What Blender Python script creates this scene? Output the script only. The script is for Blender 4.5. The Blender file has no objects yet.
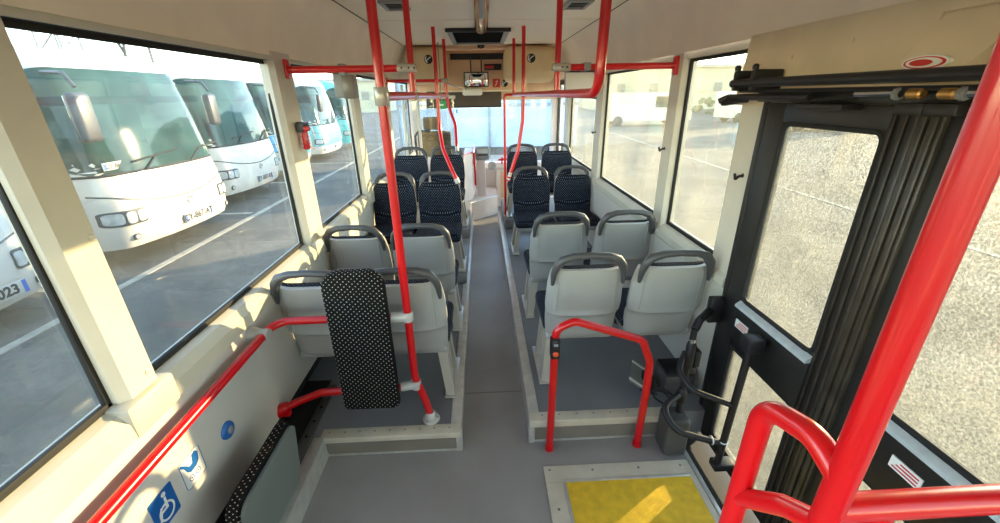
import bpy, bmesh, math, random
import numpy as np
from mathutils import Vector, Matrix
random.seed(7)
S = bpy.context.scene
COL = S.collection

# ------------------------------------------------------------------ camera
FPX, PX, PY = 406.0, 500.0, 261.5
CAM = np.array([0.0, 0.0, 1.8])
_y = np.array([480 - PX, -(95 - PY), -FPX]); _y /= np.linalg.norm(_y)
_d = np.array([515 - PX, -(1250 - PY), -FPX]); _d /= np.linalg.norm(_d)
_x = np.cross(_y, -_d); _x /= np.linalg.norm(_x)
_z = np.cross(_x, _y)
ROT = np.stack([_x, _y, _z])
def P(px, py, x=None, y=None, z=None):
    """direction of a photo pixel, met with the plane x=, y= or z= the thing stands on"""
    r = ROT @ np.array([px - PX, -(py - PY), -FPX])
    i, v = (0, x) if x is not None else (1, y) if y is not None else (2, z)
    p = CAM + r * ((v - CAM[i]) / r[i])
    return Vector((float(p[0]), float(p[1]), float(p[2])))
cd = bpy.data.cameras.new('camera'); cam = bpy.data.objects.new('camera', cd); COL.objects.link(cam)
cd.sensor_width = 36.0; cd.lens = 36.0 * FPX / 1000.0; cd.clip_start = 0.02; cd.clip_end = 500
cam.matrix_world = Matrix([[*ROT[0], CAM[0]], [*ROT[1], CAM[1]], [*ROT[2], CAM[2]], [0, 0, 0, 1]])
S.camera = cam

# ------------------------------------------------------------------ world, sun, exposure
w = bpy.data.worlds.new('world'); S.world = w; w.use_nodes = True
nt = w.node_tree; nt.nodes.clear()
sky = nt.nodes.new('ShaderNodeTexSky'); sky.sky_type = 'NISHITA'; sky.sun_disc = False
sky.sun_elevation = math.radians(24); sky.sun_rotation = math.radians(58); sky.air_density = 1.0; sky.dust_density = 0.1; sky.altitude = 1200; sky.ozone_density = 1.5
bg = nt.nodes.new('ShaderNodeBackground'); bg.inputs[1].default_value = 0.72
wo = nt.nodes.new('ShaderNodeOutputWorld')
tint = nt.nodes.new('ShaderNodeMix'); tint.data_type = 'RGBA'; tint.blend_type = 'MULTIPLY'; tint.inputs[0].default_value = 1.0; tint.inputs[7].default_value = (1.0, .94, .83, 1)
nt.links.new(sky.outputs[0], tint.inputs[6]); nt.links.new(tint.outputs[2], bg.inputs[0]); nt.links.new(bg.outputs[0], wo.inputs[0])
SUN_DIR = Vector((1.0, 0.63, 1.18 * math.tan(math.radians(10.5)))).normalized()
sl = bpy.data.lights.new('sun', 'SUN'); sl.energy = 6.6; sl.angle = math.radians(0.7); sl.color = (1.0, 0.81, 0.50)
so = bpy.data.objects.new('sun', sl); COL.objects.link(so); so.location = SUN_DIR * 60
so.rotation_euler = SUN_DIR.to_track_quat('Z', 'Y').to_euler()
vs = S.view_settings
vs.view_transform = 'Standard'; vs.look = 'None'; vs.gamma = 1.0; vs.use_curve_mapping = False; vs.exposure = 1.65

# ------------------------------------------------------------------ materials
def lin(h):
    h = h.lstrip('#'); c = [int(h[i:i + 2], 16) / 255 for i in (0, 2, 4)]
    return tuple((v / 12.92 if v <= .04045 else ((v + .055) / 1.055) ** 2.4) for v in c) + (1.0,)
def newmat(name):
    m = bpy.data.materials.new(name); m.use_nodes = True
    t = m.node_tree; b = t.nodes['Principled BSDF']
    return m, t, b
def N(t, typ, **kw):
    n = t.nodes.new(typ)
    for k, v in kw.items(): setattr(n, k, v)
    return n
def L(t, a, b): t.links.new(a, b)
def math_node(t, op, a, b=None, c=None):
    n = N(t, 'ShaderNodeMath', operation=op)
    for i, v in enumerate((a, b, c)):
        if v is None: continue
        if isinstance(v, (int, float)): n.inputs[i].default_value = v
        else: L(t, v, n.inputs[i])
    return n.outputs[0]
def mat(name, col, rough=.5, metal=0.0, var=.06, scale=6.0, bump=0.0, bscale=200.0, spec=.5, coat=0.0, col2=None, emit=0.0):
    """plain paint or plastic with a little procedural mottling and fine relief"""
    m, t, b = newmat(name)
    tc = N(t, 'ShaderNodeTexCoord'); nz = N(t, 'ShaderNodeTexNoise')
    nz.inputs['Scale'].default_value = scale; nz.inputs['Detail'].default_value = 5
    L(t, tc.outputs['Object'], nz.inputs['Vector'])
    r = N(t, 'ShaderNodeValToRGB'); c = lin(col); r.color_ramp.elements[0].position = .3; r.color_ramp.elements[1].position = .7
    c2 = lin(col2) if col2 else tuple(min(1, v * (1 + var)) for v in c[:3]) + (1,)
    r.color_ramp.elements[0].color = c if col2 else tuple(v * (1 - var) for v in c[:3]) + (1,); r.color_ramp.elements[1].color = c2
    L(t, nz.outputs['Fac'], r.inputs['Fac']); L(t, r.outputs[0], b.inputs['Base Color'])
    b.inputs['Roughness'].default_value = rough; b.inputs['Metallic'].default_value = metal
    b.inputs['Specular IOR Level'].default_value = spec; b.inputs['Coat Weight'].default_value = coat; b.inputs['Coat Roughness'].default_value = .08
    if emit: L(t, r.outputs[0], b.inputs['Emission Color']); b.inputs['Emission Strength'].default_value = emit
    if bump:
        n2 = N(t, 'ShaderNodeTexNoise'); n2.inputs['Scale'].default_value = bscale; n2.inputs['Detail'].default_value = 3
        L(t, tc.outputs['Object'], n2.inputs['Vector'])
        bp = N(t, 'ShaderNodeBump'); bp.inputs['Strength'].default_value = bump; bp.inputs['Distance'].default_value = .002
        L(t, n2.outputs['Fac'], bp.inputs['Height']); L(t, bp.outputs[0], b.inputs['Normal'])
    return m
def fabric(name, base, dot, pitch, rad, rot=.785):
    """woven cloth printed with a staggered grid of light dots"""
    m, t, b = newmat(name)
    tc = N(t, 'ShaderNodeTexCoord'); sp = N(t, 'ShaderNodeSeparateXYZ'); L(t, tc.outputs['Object'], sp.inputs[0])
    v = math_node(t, 'ADD', sp.outputs[1], sp.outputs[2]); cb = N(t, 'ShaderNodeCombineXYZ')
    L(t, sp.outputs[0], cb.inputs[0]); L(t, v, cb.inputs[1])
    mp = N(t, 'ShaderNodeMapping'); mp.inputs['Rotation'].default_value = (0, 0, rot); mp.inputs['Scale'].default_value = (1 / pitch,) * 3
    L(t, cb.outputs[0], mp.inputs[0])
    fr = N(t, 'ShaderNodeVectorMath', operation='FRACTION'); L(t, mp.outputs[0], fr.inputs[0])
    sb = N(t, 'ShaderNodeVectorMath', operation='SUBTRACT'); L(t, fr.outputs[0], sb.inputs[0]); sb.inputs[1].default_value = (.5, .5, 0)
    s2 = N(t, 'ShaderNodeSeparateXYZ'); L(t, sb.outputs[0], s2.inputs[0])
    q = math_node(t, 'SQRT', math_node(t, 'ADD', math_node(t, 'POWER', s2.outputs[0], 2.0), math_node(t, 'POWER', s2.outputs[1], 2.0)))
    f = math_node(t, 'LESS_THAN', q, rad)
    nz = N(t, 'ShaderNodeTexNoise'); nz.inputs['Scale'].default_value = 30; L(t, tc.outputs['Object'], nz.inputs[0])
    k = math_node(t, 'MULTIPLY', f, math_node(t, 'ADD', nz.outputs['Fac'], .2))
    mx = N(t, 'ShaderNodeMix', data_type='RGBA'); mx.inputs[6].default_value = lin(base); mx.inputs[7].default_value = lin(dot)
    L(t, k, mx.inputs[0]); L(t, mx.outputs[2], b.inputs['Base Color'])
    b.inputs['Roughness'].default_value = .9; b.inputs['Specular IOR Level'].default_value = .2
    n2 = N(t, 'ShaderNodeTexNoise'); n2.inputs['Scale'].default_value = 500; L(t, tc.outputs['Object'], n2.inputs[0])
    bp = N(t, 'ShaderNodeBump'); bp.inputs['Strength'].default_value = .3; bp.inputs['Distance'].default_value = .001
    L(t, n2.outputs['Fac'], bp.inputs['Height']); L(t, bp.outputs[0], b.inputs['Normal'])
    return m
def glass(name, tint, dirt=0.05, dirtcol='#d8d0b8', scale=3.0, fine=0.0, refl=.06):
    """thin window pane: see-through, a faint mirror, and a film of dust and droplets that catches light"""
    m, t, b = newmat(name); t.nodes.remove(b); out = t.nodes['Material Output']
    tr = N(t, 'ShaderNodeBsdfTransparent'); tr.inputs[0].default_value = lin(tint)
    gl = N(t, 'ShaderNodeBsdfGlossy'); gl.inputs['Roughness'].default_value = .0
    lw = N(t, 'ShaderNodeLayerWeight'); lw.inputs[0].default_value = .25
    ff = math_node(t, 'MULTIPLY_ADD', math_node(t, 'POWER', lw.outputs['Facing'], 3.0), .35, refl)
    m1 = N(t, 'ShaderNodeMixShader'); L(t, ff, m1.inputs[0]); L(t, tr.outputs[0], m1.inputs[1]); L(t, gl.outputs[0], m1.inputs[2])
    tc = N(t, 'ShaderNodeTexCoord'); nz = N(t, 'ShaderNodeTexNoise'); nz.inputs['Scale'].default_value = scale; nz.inputs['Detail'].default_value = 8; nz.inputs['Roughness'].default_value = .65
    L(t, tc.outputs['Object'], nz.inputs[0])
    d = math_node(t, 'MULTIPLY', math_node(t, 'SUBTRACT', nz.outputs['Fac'], .18), dirt * 2.6)
    if fine:
        vo = N(t, 'ShaderNodeTexVoronoi'); vo.inputs['Scale'].default_value = 130; L(t, tc.outputs['Object'], vo.inputs[0])
        sp = math_node(t, 'GREATER_THAN', vo.outputs['Distance'], .38)
        d = math_node(t, 'MULTIPLY', d, math_node(t, 'MULTIPLY_ADD', sp, fine, 1 - fine))
    d = math_node(t, 'MAXIMUM', d, 0.0)
    if fine:
        n3 = N(t, 'ShaderNodeTexNoise'); n3.inputs['Scale'].default_value = 170; n3.inputs['Detail'].default_value = 2; L(t, tc.outputs['Object'], n3.inputs[0])
        rr = N(t, 'ShaderNodeValToRGB'); rr.color_ramp.elements[0].position = .42; rr.color_ramp.elements[1].position = .58
        rr.color_ramp.elements[0].color = tuple(v * .62 for v in lin(tint)[:3]) + (1,); rr.color_ramp.elements[1].color = lin(tint)
        L(t, n3.outputs['Fac'], rr.inputs[0]); L(t, rr.outputs[0], tr.inputs[0])
    tl = N(t, 'ShaderNodeBsdfTranslucent'); tl.inputs[0].default_value = lin(dirtcol)
    df = N(t, 'ShaderNodeBsdfDiffuse'); df.inputs[0].default_value = lin(dirtcol)
    m3 = N(t, 'ShaderNodeMixShader'); m3.inputs[0].default_value = .35; L(t, tl.outputs[0], m3.inputs[1]); L(t, df.outputs[0], m3.inputs[2])
    m2 = N(t, 'ShaderNodeMixShader'); L(t, d, m2.inputs[0]); L(t, m1.outputs[0], m2.inputs[1]); L(t, m3.outputs[0], m2.inputs[2])
    L(t, m2.outputs[0], out.inputs[0])
    return m
def floor_mat(name, a, b2, rough=.42):
    m, t, b = newmat(name); tc = N(t, 'ShaderNodeTexCoord')
    n1 = N(t, 'ShaderNodeTexNoise'); n1.inputs['Scale'].default_value = 2.2; n1.inputs['Detail'].default_value = 6
    n2 = N(t, 'ShaderNodeTexVoronoi'); n2.inputs['Scale'].default_value = 260
    for n in (n1, n2): L(t, tc.outputs['Object'], n.inputs['Vector'])
    r = N(t, 'ShaderNodeValToRGB'); r.color_ramp.elements[0].color = lin(a); r.color_ramp.elements[1].color = lin(b2)
    r.color_ramp.elements[0].position = .3; r.color_ramp.elements[1].position = .72; L(t, n1.outputs['Fac'], r.inputs[0])
    k = math_node(t, 'LESS_THAN', n2.outputs['Distance'], .22)
    mx = N(t, 'ShaderNodeMix', data_type='RGBA', blend_type='MULTIPLY'); mx.inputs[7].default_value = (.8, .8, .8, 1); L(t, k, mx.inputs[0]); L(t, r.outputs[0], mx.inputs[6])
    L(t, mx.outputs[2], b.inputs['Base Color']); b.inputs['Roughness'].default_value = rough
    bp = N(t, 'ShaderNodeBump'); bp.inputs['Strength'].default_value = .15; bp.inputs['Distance'].default_value = .001; L(t, n2.outputs['Distance'], bp.inputs['Height']); L(t, bp.outputs[0], b.inputs['Normal'])
    return m
def asphalt(name, a, b2, c):
    m, t, b = newmat(name); tc = N(t, 'ShaderNodeTexCoord')
    n1 = N(t, 'ShaderNodeTexNoise'); n1.inputs['Scale'].default_value = .55; n1.inputs['Detail'].default_value = 9; n1.inputs['Roughness'].default_value = .7
    n2 = N(t, 'ShaderNodeTexNoise'); n2.inputs['Scale'].default_value = 12; n2.inputs['Detail'].default_value = 9; n2.inputs['Roughness'].default_value = .75
    for n in (n1, n2): L(t, tc.outputs['Object'], n.inputs['Vector'])
    r = N(t, 'ShaderNodeValToRGB'); r.color_ramp.elements[0].color = lin(a); r.color_ramp.elements[1].color = lin(c)
    e = r.color_ramp.elements.new(.5); e.color = lin(b2); r.color_ramp.elements[0].position = .32; r.color_ramp.elements[2].position = .68
    L(t, n1.outputs['Fac'], r.inputs[0])
    mx = N(t, 'ShaderNodeMix', data_type='RGBA', blend_type='OVERLAY'); mx.inputs[0].default_value = .95; L(t, r.outputs[0], mx.inputs[6]); L(t, n2.outputs['Color'], mx.inputs[7])
    h = N(t, 'ShaderNodeHueSaturation'); h.inputs['Saturation'].default_value = .45; L(t, mx.outputs[2], h.inputs['Color'])
    L(t, h.outputs[0], b.inputs['Base Color']); b.inputs['Roughness'].default_value = .85
    bp = N(t, 'ShaderNodeBump'); bp.inputs['Strength'].default_value = .6; bp.inputs['Distance'].default_value = .02; L(t, n2.outputs['Fac'], bp.inputs['Height']); L(t, bp.outputs[0], b.inputs['Normal'])
    return m

M = {}
M['cream'] = mat('cream_plastic', '#eedfcb', .5, bump=.12, scale=3)
M['ceil'] = mat('ceiling_laminate', '#f0e6d6', .42, var=.03, scale=2)
M['wallgrey'] = mat('wall_laminate', '#d2cdc3', .5, var=.04, scale=3, bump=.08, bscale=120)
M['pillar'] = mat('pillar_plastic', '#c8c2b4', .45, var=.05)
M['sill'] = mat('sill_plastic', '#c2bdae', .5, var=.05)
M['doorpanel'] = mat('door_overpanel_plastic', '#d3c1a4', .55, var=.1, scale=4, bump=.1)
M['red'] = mat('red_powder_coat', '#cc0512', .28, var=.04, coat=.35)
M['black'] = mat('black_plastic', '#17161a', .45, bump=.1)
M['void'] = mat('matt_black_painted_dark', '#070707', .95, spec=.05)  # near-black colour standing in for the dark inside openings and gaps
M['rubber'] = mat('black_rubber', '#121212', .7, bump=.15)
M['doorblk'] = mat('door_black_paint', '#1b1a19', .42, var=.25, scale=9, bump=.15, bscale=60)
M['doorstile'] = mat('door_stile_rubber', '#332e27', .3, var=.35, scale=14)
M['alu'] = mat('aluminium_trim', '#cfcdc7', .35, metal=.5, var=.12, scale=20)
M['chrome'] = mat('chrome', '#cfd2d6', .08, metal=1.0, var=.02)
M['ledge'] = mat('brushed_ledge', '#c6d0d6', .3, metal=.35, var=.1, scale=30)
M['brass'] = mat('brass_fitting', '#c49a5c', .35, metal=.9, var=.15, scale=30)
M['shell'] = mat('seat_shell_grey', '#a6a5a1', .38, var=.05, bump=.1, bscale=300)
M['shellleg'] = mat('seat_leg_grey', '#b5afa2', .4, var=.05)
M['handle'] = mat('handle_charcoal', '#46474a', .4, var=.08, bump=.1)
M['clamp'] = mat('clamp_cast_grey', '#c4c3bf', .4, metal=.2, var=.08)
M['clampd'] = mat('clamp_clear_grey', '#b3ada2', .25, metal=.3, var=.1)
M['fabric'] = fabric('moquette_navy', '#10131c', '#8c97ad', .0165, .17)
M['fabricb'] = fabric('moquette_black', '#0e0e10', '#cfcabd', .0180, .14)
M['floor'] = floor_mat('vinyl_floor', '#8d8a88', '#a09d9a')
M['plat'] = floor_mat('vinyl_platform', '#727376', '#828386')
M['riser'] = mat('riser_panel', '#7f786d', .5, var=.08, scale=8)
M['yellow'] = mat('yellow_mat', '#efc42e', .75, var=.12, scale=25, bump=.8, bscale=160)
M['matframe'] = mat('mat_frame', '#c8c0ad', .45, var=.1, scale=10)
M['greypanel'] = mat('panel_grey', '#6f7672', .4, var=.04)
M['motor'] = mat('motor_cover', '#4b4a48', .5, var=.1, bump=.2)
M['blue'] = mat('sign_blue', '#1c5fa8', .4, var=.02)
M['signwhite'] = mat('sign_white', '#e6e6e2', .4, var=.02)
M['signred'] = mat('sign_red', '#c62a22', .4, var=.02)
M['green'] = mat('sign_green', '#1d9a5a', .4, var=.02)
M['bluebtn'] = mat('button_blue', '#2d6bb4', .35, var=.05)
M['glass'] = glass('window_glass', '#ecebe6', .03)
M['glassR'] = glass('dusty_window_glass', '#e4e1d6', .07, '#f0e4c4', 2.2)
M['glassD'] = glass('door_glass_droplets', '#e2e1d8', .09, '#e6dcc2', 3.0, fine=.7)
M['glassW'] = glass('windscreen_glass', '#e4ecee', .05, '#dfe8ee')
M['boxcream'] = mat('cabinet_cream', '#dfc9a0', .5, var=.05)
M['frontpanel'] = mat('front_panel_beige', '#e8c3a0', .5, var=.05)
M['brownband'] = mat('blind_brown', '#4d423a', .6, var=.08)
M['driverseat'] = mat('driver_seat_tan', '#8d7350', .85, var=.15, scale=20, bump=.3)
M['pinkgrey'] = mat('cab_panel', '#eddfd8', .5, var=.04)
M['greybox'] = mat('device_grey', '#8e8f90', .45, var=.06)
M['facebrown'] = mat('device_face', '#6f675c', .3, var=.05)
M['led'] = mat('display_red_print', '#c22a22', .4)
M['mirror'] = mat('mirror_glass', '#dfe3e4', .03, metal=1.0, var=.01)
M['buswhite'] = mat('coach_white_paint', '#cfc8bc', .3, var=.03, scale=1.5, coat=.4)
M['busblue'] = mat('coach_blue_paint', '#2f9fd0', .3, var=.05, coat=.4)
M['busteal'] = mat('coach_teal_paint', '#62b6b4', .3, var=.05, coat=.4)
M['busglass'] = mat('coach_tinted_glass', '#2b4540', .05, var=.5, scale=1.6, spec=.22)
M['lamp'] = mat('headlamp_lens', '#b9bcb8', .1, var=.2, scale=14, spec=.9)
M['plate'] = mat('licence_plate_white', '#b9b8ae', .4)
M['ink'] = mat('plate_ink', '#1d1d22', .6)
M['platebl'] = mat('plate_blue', '#2a62b8', .5)
M['asphaltL'] = asphalt('asphalt_grey', '#47463c', '#5f5a4c', '#7c7159')
M['paintline'] = mat('road_paint', '#a39e90', .8, var=.25, scale=6)
M['tarp'] = mat('trailer_tarp_blue', '#a9c3dc', .55, var=.12, scale=2.5, bump=.4, bscale=8)
M['tarp2'] = mat('trailer_tarp_pale', '#bccbd9', .6, var=.1, scale=3)
M['steel'] = mat('galvanised_steel', '#8c8f90', .5, metal=.5, var=.1)
M['bldg'] = mat('building_render', '#b8b49c', .8, var=.08, scale=.4)
M['bldg2'] = mat('building_grey', '#a4a79e', .8, var=.08, scale=.4)
M['bldgwin'] = mat('building_window', '#5b6a70', .15, var=.2)
M['leaf'] = mat('hedge_leaf', '#6d7150', .8, var=.3, scale=3)
M['tyre'] = mat('tyre', '#1c1c1c', .8)

# ------------------------------------------------------------------ mesh helpers
class MB:
    def __init__(s): s.v = []; s.f = []
    def add(s, vs_, fs):
        o = len(s.v); s.v += [tuple(v) for v in vs_]; s.f += [tuple(i + o for i in f) for f in fs]; return s
    def box(s, c, d, bev=0.0, seg=2, rot=None):
        bm = bmesh.new(); bmesh.ops.create_cube(bm, size=1.0)
        for v in bm.verts: v.co = Vector((v.co.x * d[0], v.co.y * d[1], v.co.z * d[2]))
        if bev: bmesh.ops.bevel(bm, geom=list(bm.edges), offset=min(bev, .49 * min(d)), segments=seg, affect='EDGES', profile=.5)
        return s.bm(bm, c, rot)
    def bx(s, x0, x1, y0, y1, z0, z1, bev=0.0, seg=2):
        return s.box(((x0 + x1) / 2, (y0 + y1) / 2, (z0 + z1) / 2), (abs(x1 - x0), abs(y1 - y0), abs(z1 - z0)), bev, seg)
    def bm(s, bm, c=(0, 0, 0), rot=None):
        bm.verts.ensure_lookup_table(); bm.verts.index_update(); c = Vector(c)
        s.add([(rot @ v.co if rot else v.co) + c for v in bm.verts], [[v.index for v in f.verts] for f in bm.faces]); bm.free(); return s
    def tube(s, pts, r, n=12, fil=0.0, cap=True, flat=None, closed=False):
        pts = [Vector(p) for p in pts]
        if fil: pts = fillet(pts, fil)
        rings = []; nrm = None; m = len(pts)
        for i, p in enumerate(pts):
            a = pts[i - 1] if (i > 0 or closed) else p; b = pts[(i + 1) % m] if (i < m - 1 or closed) else p
            t = (b - a).normalized()
            if nrm is None:
                nrm = t.orthogonal().normalized() if abs(t.z) > .9 else t.cross(Vector((0, 0, 1))).normalized()
            nrm = (nrm - t * nrm.dot(t)).normalized(); bi = t.cross(nrm)
            rr = r[i] if isinstance(r, (list, tuple)) else r
            ring = []
            for k in range(n):
                an = 2 * math.pi * k / n
                ring.append(p + nrm * math.cos(an) * rr * (flat or 1) + bi * math.sin(an) * rr)
            rings.append(ring)
        vs_ = [v for ring in rings for v in ring]; fs = []
        for i in range(m if closed else m - 1):
            for k in range(n):
                a, b = i * n + k, i * n + (k + 1) % n; c, d = ((i + 1) % m) * n + (k + 1) % n, ((i + 1) % m) * n + k
                fs.append((a, b, c, d))
        if cap and not closed: fs += [tuple(range(n - 1, -1, -1)), tuple((m - 1) * n + k for k in range(n))]
        return s.add(vs_, fs)
    def lathe(s, c, ax, prof, n=20):
        """prof: (distance along axis, radius)"""
        ax = Vector(ax).normalized(); c = Vector(c)
        pts = [c + ax * d for d, r in prof]
        u = ax.orthogonal().normalized(); w_ = ax.cross(u)
        vs_ = []; fs = []
        for p, (d, r) in zip(pts, prof):
            r = max(r, 1e-4)
            for k in range(n):
                a = 2 * math.pi * k / n; vs_.append(p + (u * math.cos(a) + w_ * math.sin(a)) * r)
        for i in range(len(prof) - 1):
            for k in range(n): fs.append((i * n + k, i * n + (k + 1) % n, (i + 1) * n + (k + 1) % n, (i + 1) * n + k))
        fs += [tuple(range(n - 1, -1, -1)), tuple((len(prof) - 1) * n + k for k in range(n))]
        return s.add(vs_, fs)
    def prism(s, poly, fn0, fn1):
        """poly of 2D points; fn0/fn1 map to the two end faces"""
        n = len(poly); vs_ = [fn0(*p) for p in poly] + [fn1(*p) for p in poly]
        fs = [tuple(range(n - 1, -1, -1)), tuple(range(n, 2 * n))] + [(i, (i + 1) % n, n + (i + 1) % n, n + i) for i in range(n)]
        return s.add(vs_, fs)
    def xsec(s, poly, y0, y1):  # profile (x,z) run along y
        return s.prism(poly, lambda a, b: (a, y0, b), lambda a, b: (a, y1, b))
    def slab(s, F, nu, nv, th):
        """F(u,v)->(point); th(u,v)->offset vector; closed two-sided sheet"""
        A = []; B = []
        for j in range(nv + 1):
            for i in range(nu + 1):
                u, v = i / nu, j / nv; p = Vector(F(u, v)); A.append(p); B.append(p + Vector(th(u, v)))
        W = nu + 1; K = len(A); fs = []
        for j in range(nv):
            for i in range(nu):
                a = j * W + i; fs.append((a, a + 1, a + W + 1, a + W)); fs.append((K + a, K + a + W, K + a + W + 1, K + a + 1))
        for i in range(nu):
            fs.append((i + 1, i, K + i, K + i + 1)); a = nv * W + i; fs.append((a, a + 1, K + a + 1, K + a))
        for j in range(nv):
            a = j * W; fs.append((a, a + W, K + a + W, K + a)); a = j * W + nu; fs.append((a + W, a, K + a, K + a + W))
        return s.add(A + B, fs)
def fillet(pts, r, seg=7):
    out = [pts[0]]
    for i in range(1, len(pts) - 1):
        p = pts[i]; a = pts[i - 1] - p; b = pts[i + 1] - p
        la, lb = a.length, b.length; a.normalize(); b.normalize()
        ang = a.angle(b)
        if ang > 3.1: out.append(p); continue
        t = min(r / math.tan(ang / 2), .48 * la, .48 * lb); p0 = p + a * t; p1 = p + b * t
        for k in range(seg + 1):
            q = k / seg; out.append(p0 * (1 - q) ** 2 + p * 2 * q * (1 - q) + p1 * q * q)
    out.append(pts[-1]); return out
def rpoly(w_, h, r, n=5):
    """rounded rectangle outline, centred"""
    o = []
    for cx, cy, a0 in ((w_ / 2 - r, h / 2 - r, 0), (-w_ / 2 + r, h / 2 - r, 90), (-w_ / 2 + r, -h / 2 + r, 180), (w_ / 2 - r, -h / 2 + r, 270)):
        for k in range(n + 1):
            a = math.radians(a0 + 90 * k / n); o.append((cx + r * math.cos(a), cy + r * math.sin(a)))
    return o
def wmat(o):
    if o is None: return Matrix()
    m = Matrix.LocRotScale(o.location, o.rotation_euler, o.scale)
    return (wmat(o.parent) @ o.matrix_parent_inverse @ m) if o.parent else m
def obj(name, mb, m, parent=None, label=None, smooth=True, kind=None):
    me = bpy.data.meshes.new(name); me.from_pydata(mb.v, [], mb.f); me.validate(); me.update()
    bm = bmesh.new(); bm.from_mesh(me); bmesh.ops.recalc_face_normals(bm, faces=bm.faces); bm.to_mesh(me); bm.free()
    me.materials.append(M[m] if isinstance(m, str) else m)
    if smooth:
        me.polygons.foreach_set('use_smooth', [True] * len(me.polygons))
        try: me.set_sharp_from_angle(angle=math.radians(38))
        except Exception: pass
    o = bpy.data.objects.new(name, me); COL.objects.link(o)
    if parent: o.parent = parent; o.matrix_parent_inverse = wmat(parent).inverted()
    if label: o['label'] = label
    if kind: o['kind'] = kind
    return o
def thing(name, label, cat, loc=(0, 0, 0), group=None, kind=None):
    o = bpy.data.objects.new(name, None); COL.objects.link(o); o.location = loc; o.empty_display_size = .1
    tag(o, label, cat, group, kind); return o
def tag(o, label=None, cat=None, group=None, kind=None):
    if label: o['label'] = label
    if cat: o['category'] = cat
    if group: o['group'] = group
    if kind: o['kind'] = kind
    return o
def struct(name, mb, m, label, cat, smooth=True):
    return tag(obj(name, mb, m, smooth=smooth), label, cat, kind='structure')
def copy_tree(o, parent=None):
    c = o.copy(); COL.objects.link(c)
    if parent: c.parent = parent
    for ch in list(o.children): copy_tree(ch, c)
    return c
def text(name, s, size, m, parent, loc, xdir, ydir, extr=.0008, align='CENTER'):
    cu = bpy.data.curves.new(name, 'FONT'); cu.body = s; cu.size = size; cu.extrude = extr; cu.align_x = align; cu.align_y = 'CENTER'; cu.resolution_u = 3; cu.offset = size * .035
    t = bpy.data.objects.new('tmp', cu); COL.objects.link(t)
    dg = bpy.context.evaluated_depsgraph_get(); me = bpy.data.meshes.new_from_object(t.evaluated_get(dg)); bpy.data.objects.remove(t); bpy.data.curves.remove(cu)
    xd = Vector(xdir).normalized(); yd = Vector(ydir).normalized(); zd = xd.cross(yd); loc = Vector(loc)
    for v in me.vertices: v.co = loc + xd * v.co.x + yd * v.co.y + zd * v.co.z
    me.materials.clear(); me.materials.append(M[m])
    o = bpy.data.objects.new(name, me); COL.objects.link(o); o.parent = parent; o.matrix_parent_inverse = wmat(parent).inverted(); return o

# ------------------------------------------------------------------ bus shell
XL, XR = -1.11, 1.27          # inner faces of the window pillars
ZC = 2.40; Y0, Y1 = -2.6, 7.2
PL, PR = .13, .155            # platform heights
ZS, ZT = .95, 1.985           # window band

fl = struct('floor', MB().bx(-1.16, 1.055, Y0, 7.1, -.12, 0), 'floor', 'grey speckled vinyl floor of the bus aisle and standing area', 'floor')
obj('floor_seam', MB().bx(-.16, .22, 2.13, 2.137, 0, .0015), 'riser', fl)
obj('door_threshold', MB().bx(1.055, 1.25, .2, 1.80, -.12, -.03), 'rubber', fl)
obj('edge_strip', MB().bx(1.035, 1.058, .28, 1.62, -.05, .006, .003), 'alu', fl)
obj('underfloor', MB().bx(1.055, 1.25, 1.80, 7.1, -.12, 0), 'rubber', fl)
obj('underfloor', MB().bx(1.055, 1.25, Y0, .2, -.12, 0), 'rubber', fl)

# left platform: wide part under the seats plus a ledge running back along the wall
lp = struct('floor_platform_left', MB().bx(-1.15, -.165, 1.69, 6.0, .0, PL), 'plat', 'raised grey platform carrying the seats left of the aisle', 'platform')
obj('ledge', MB().bx(-1.15, -.885, Y0 + .05, 1.69, 0, PL), 'plat', lp)
obj('riser_panel', MB().bx(-.875, -.18, 1.679, 1.69, .008, PL - .035), 'riser', lp)
obj('edge_trim', MB().bx(-.90, -.155, 1.665, 1.735, PL - .03, PL + .006, .004), 'matframe', lp)
obj('edge_trim', MB().bx(-.885, -.165, 1.674, 1.69, 0, .012, .003), 'alu', lp)
obj('corner_trim', MB().bx(-.185, -.150, 1.67, 1.70, .0, PL + .004, .004), 'alu', lp)
obj('aisle_trim', MB().bx(-.215, -.155, 1.735, 6.0, PL - .02, PL + .008, .004), 'alu', lp)
obj('aisle_riser', MB().bx(-.167, -.158, 1.70, 6.0, 0, PL - .02), 'alu', lp)
obj('ledge_trim', MB().bx(-.935, -.875, Y0 + .05, 1.675, PL - .02, PL + .008, .004), 'alu', lp)
obj('ledge_riser', MB().bx(-.887, -.877, Y0 + .05, 1.675, 0, PL - .02), 'alu', lp)
obj('wall_channel', MB().bx(-1.15, -1.0, Y0 + .06, 2.15, PL, PL + .006), 'rubber', lp)
obj('mounting_rail', MB().bx(-1.0, -.945, Y0 + .06, 2.10, PL, PL + .012, .004), 'motor', lp)
for i in range(10): obj('rail_hole', MB().lathe((-.972, 1.02 + i * .11, PL + .0118), (0, 0, 1), [(0, .008), (.0012, .0075)], 8), 'void', lp)
for i in range(9): obj('screw', MB().lathe((-.86 + i * .08, 1.705, PL + .005), (0, 0, 1), [(0, .006), (.0025, .005), (.003, .001)], 8), 'steel', lp)
rp = struct('floor_platform_right', MB().bx(.225, 1.25, 1.725, 6.0, 0, PR), 'plat', 'raised grey platform carrying the seats right of the aisle', 'platform')
obj('riser_panel', MB().bx(.245, 1.0, 1.714, 1.725, .008, PR - .045), 'riser', rp)
obj('edge_trim', MB().bx(.215, 1.05, 1.695, 1.765, PR - .04, PR + .006, .004), 'matframe', rp)
obj('edge_trim', MB().bx(.225, 1.0, 1.708, 1.725, 0, .012, .003), 'alu', rp)
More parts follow.
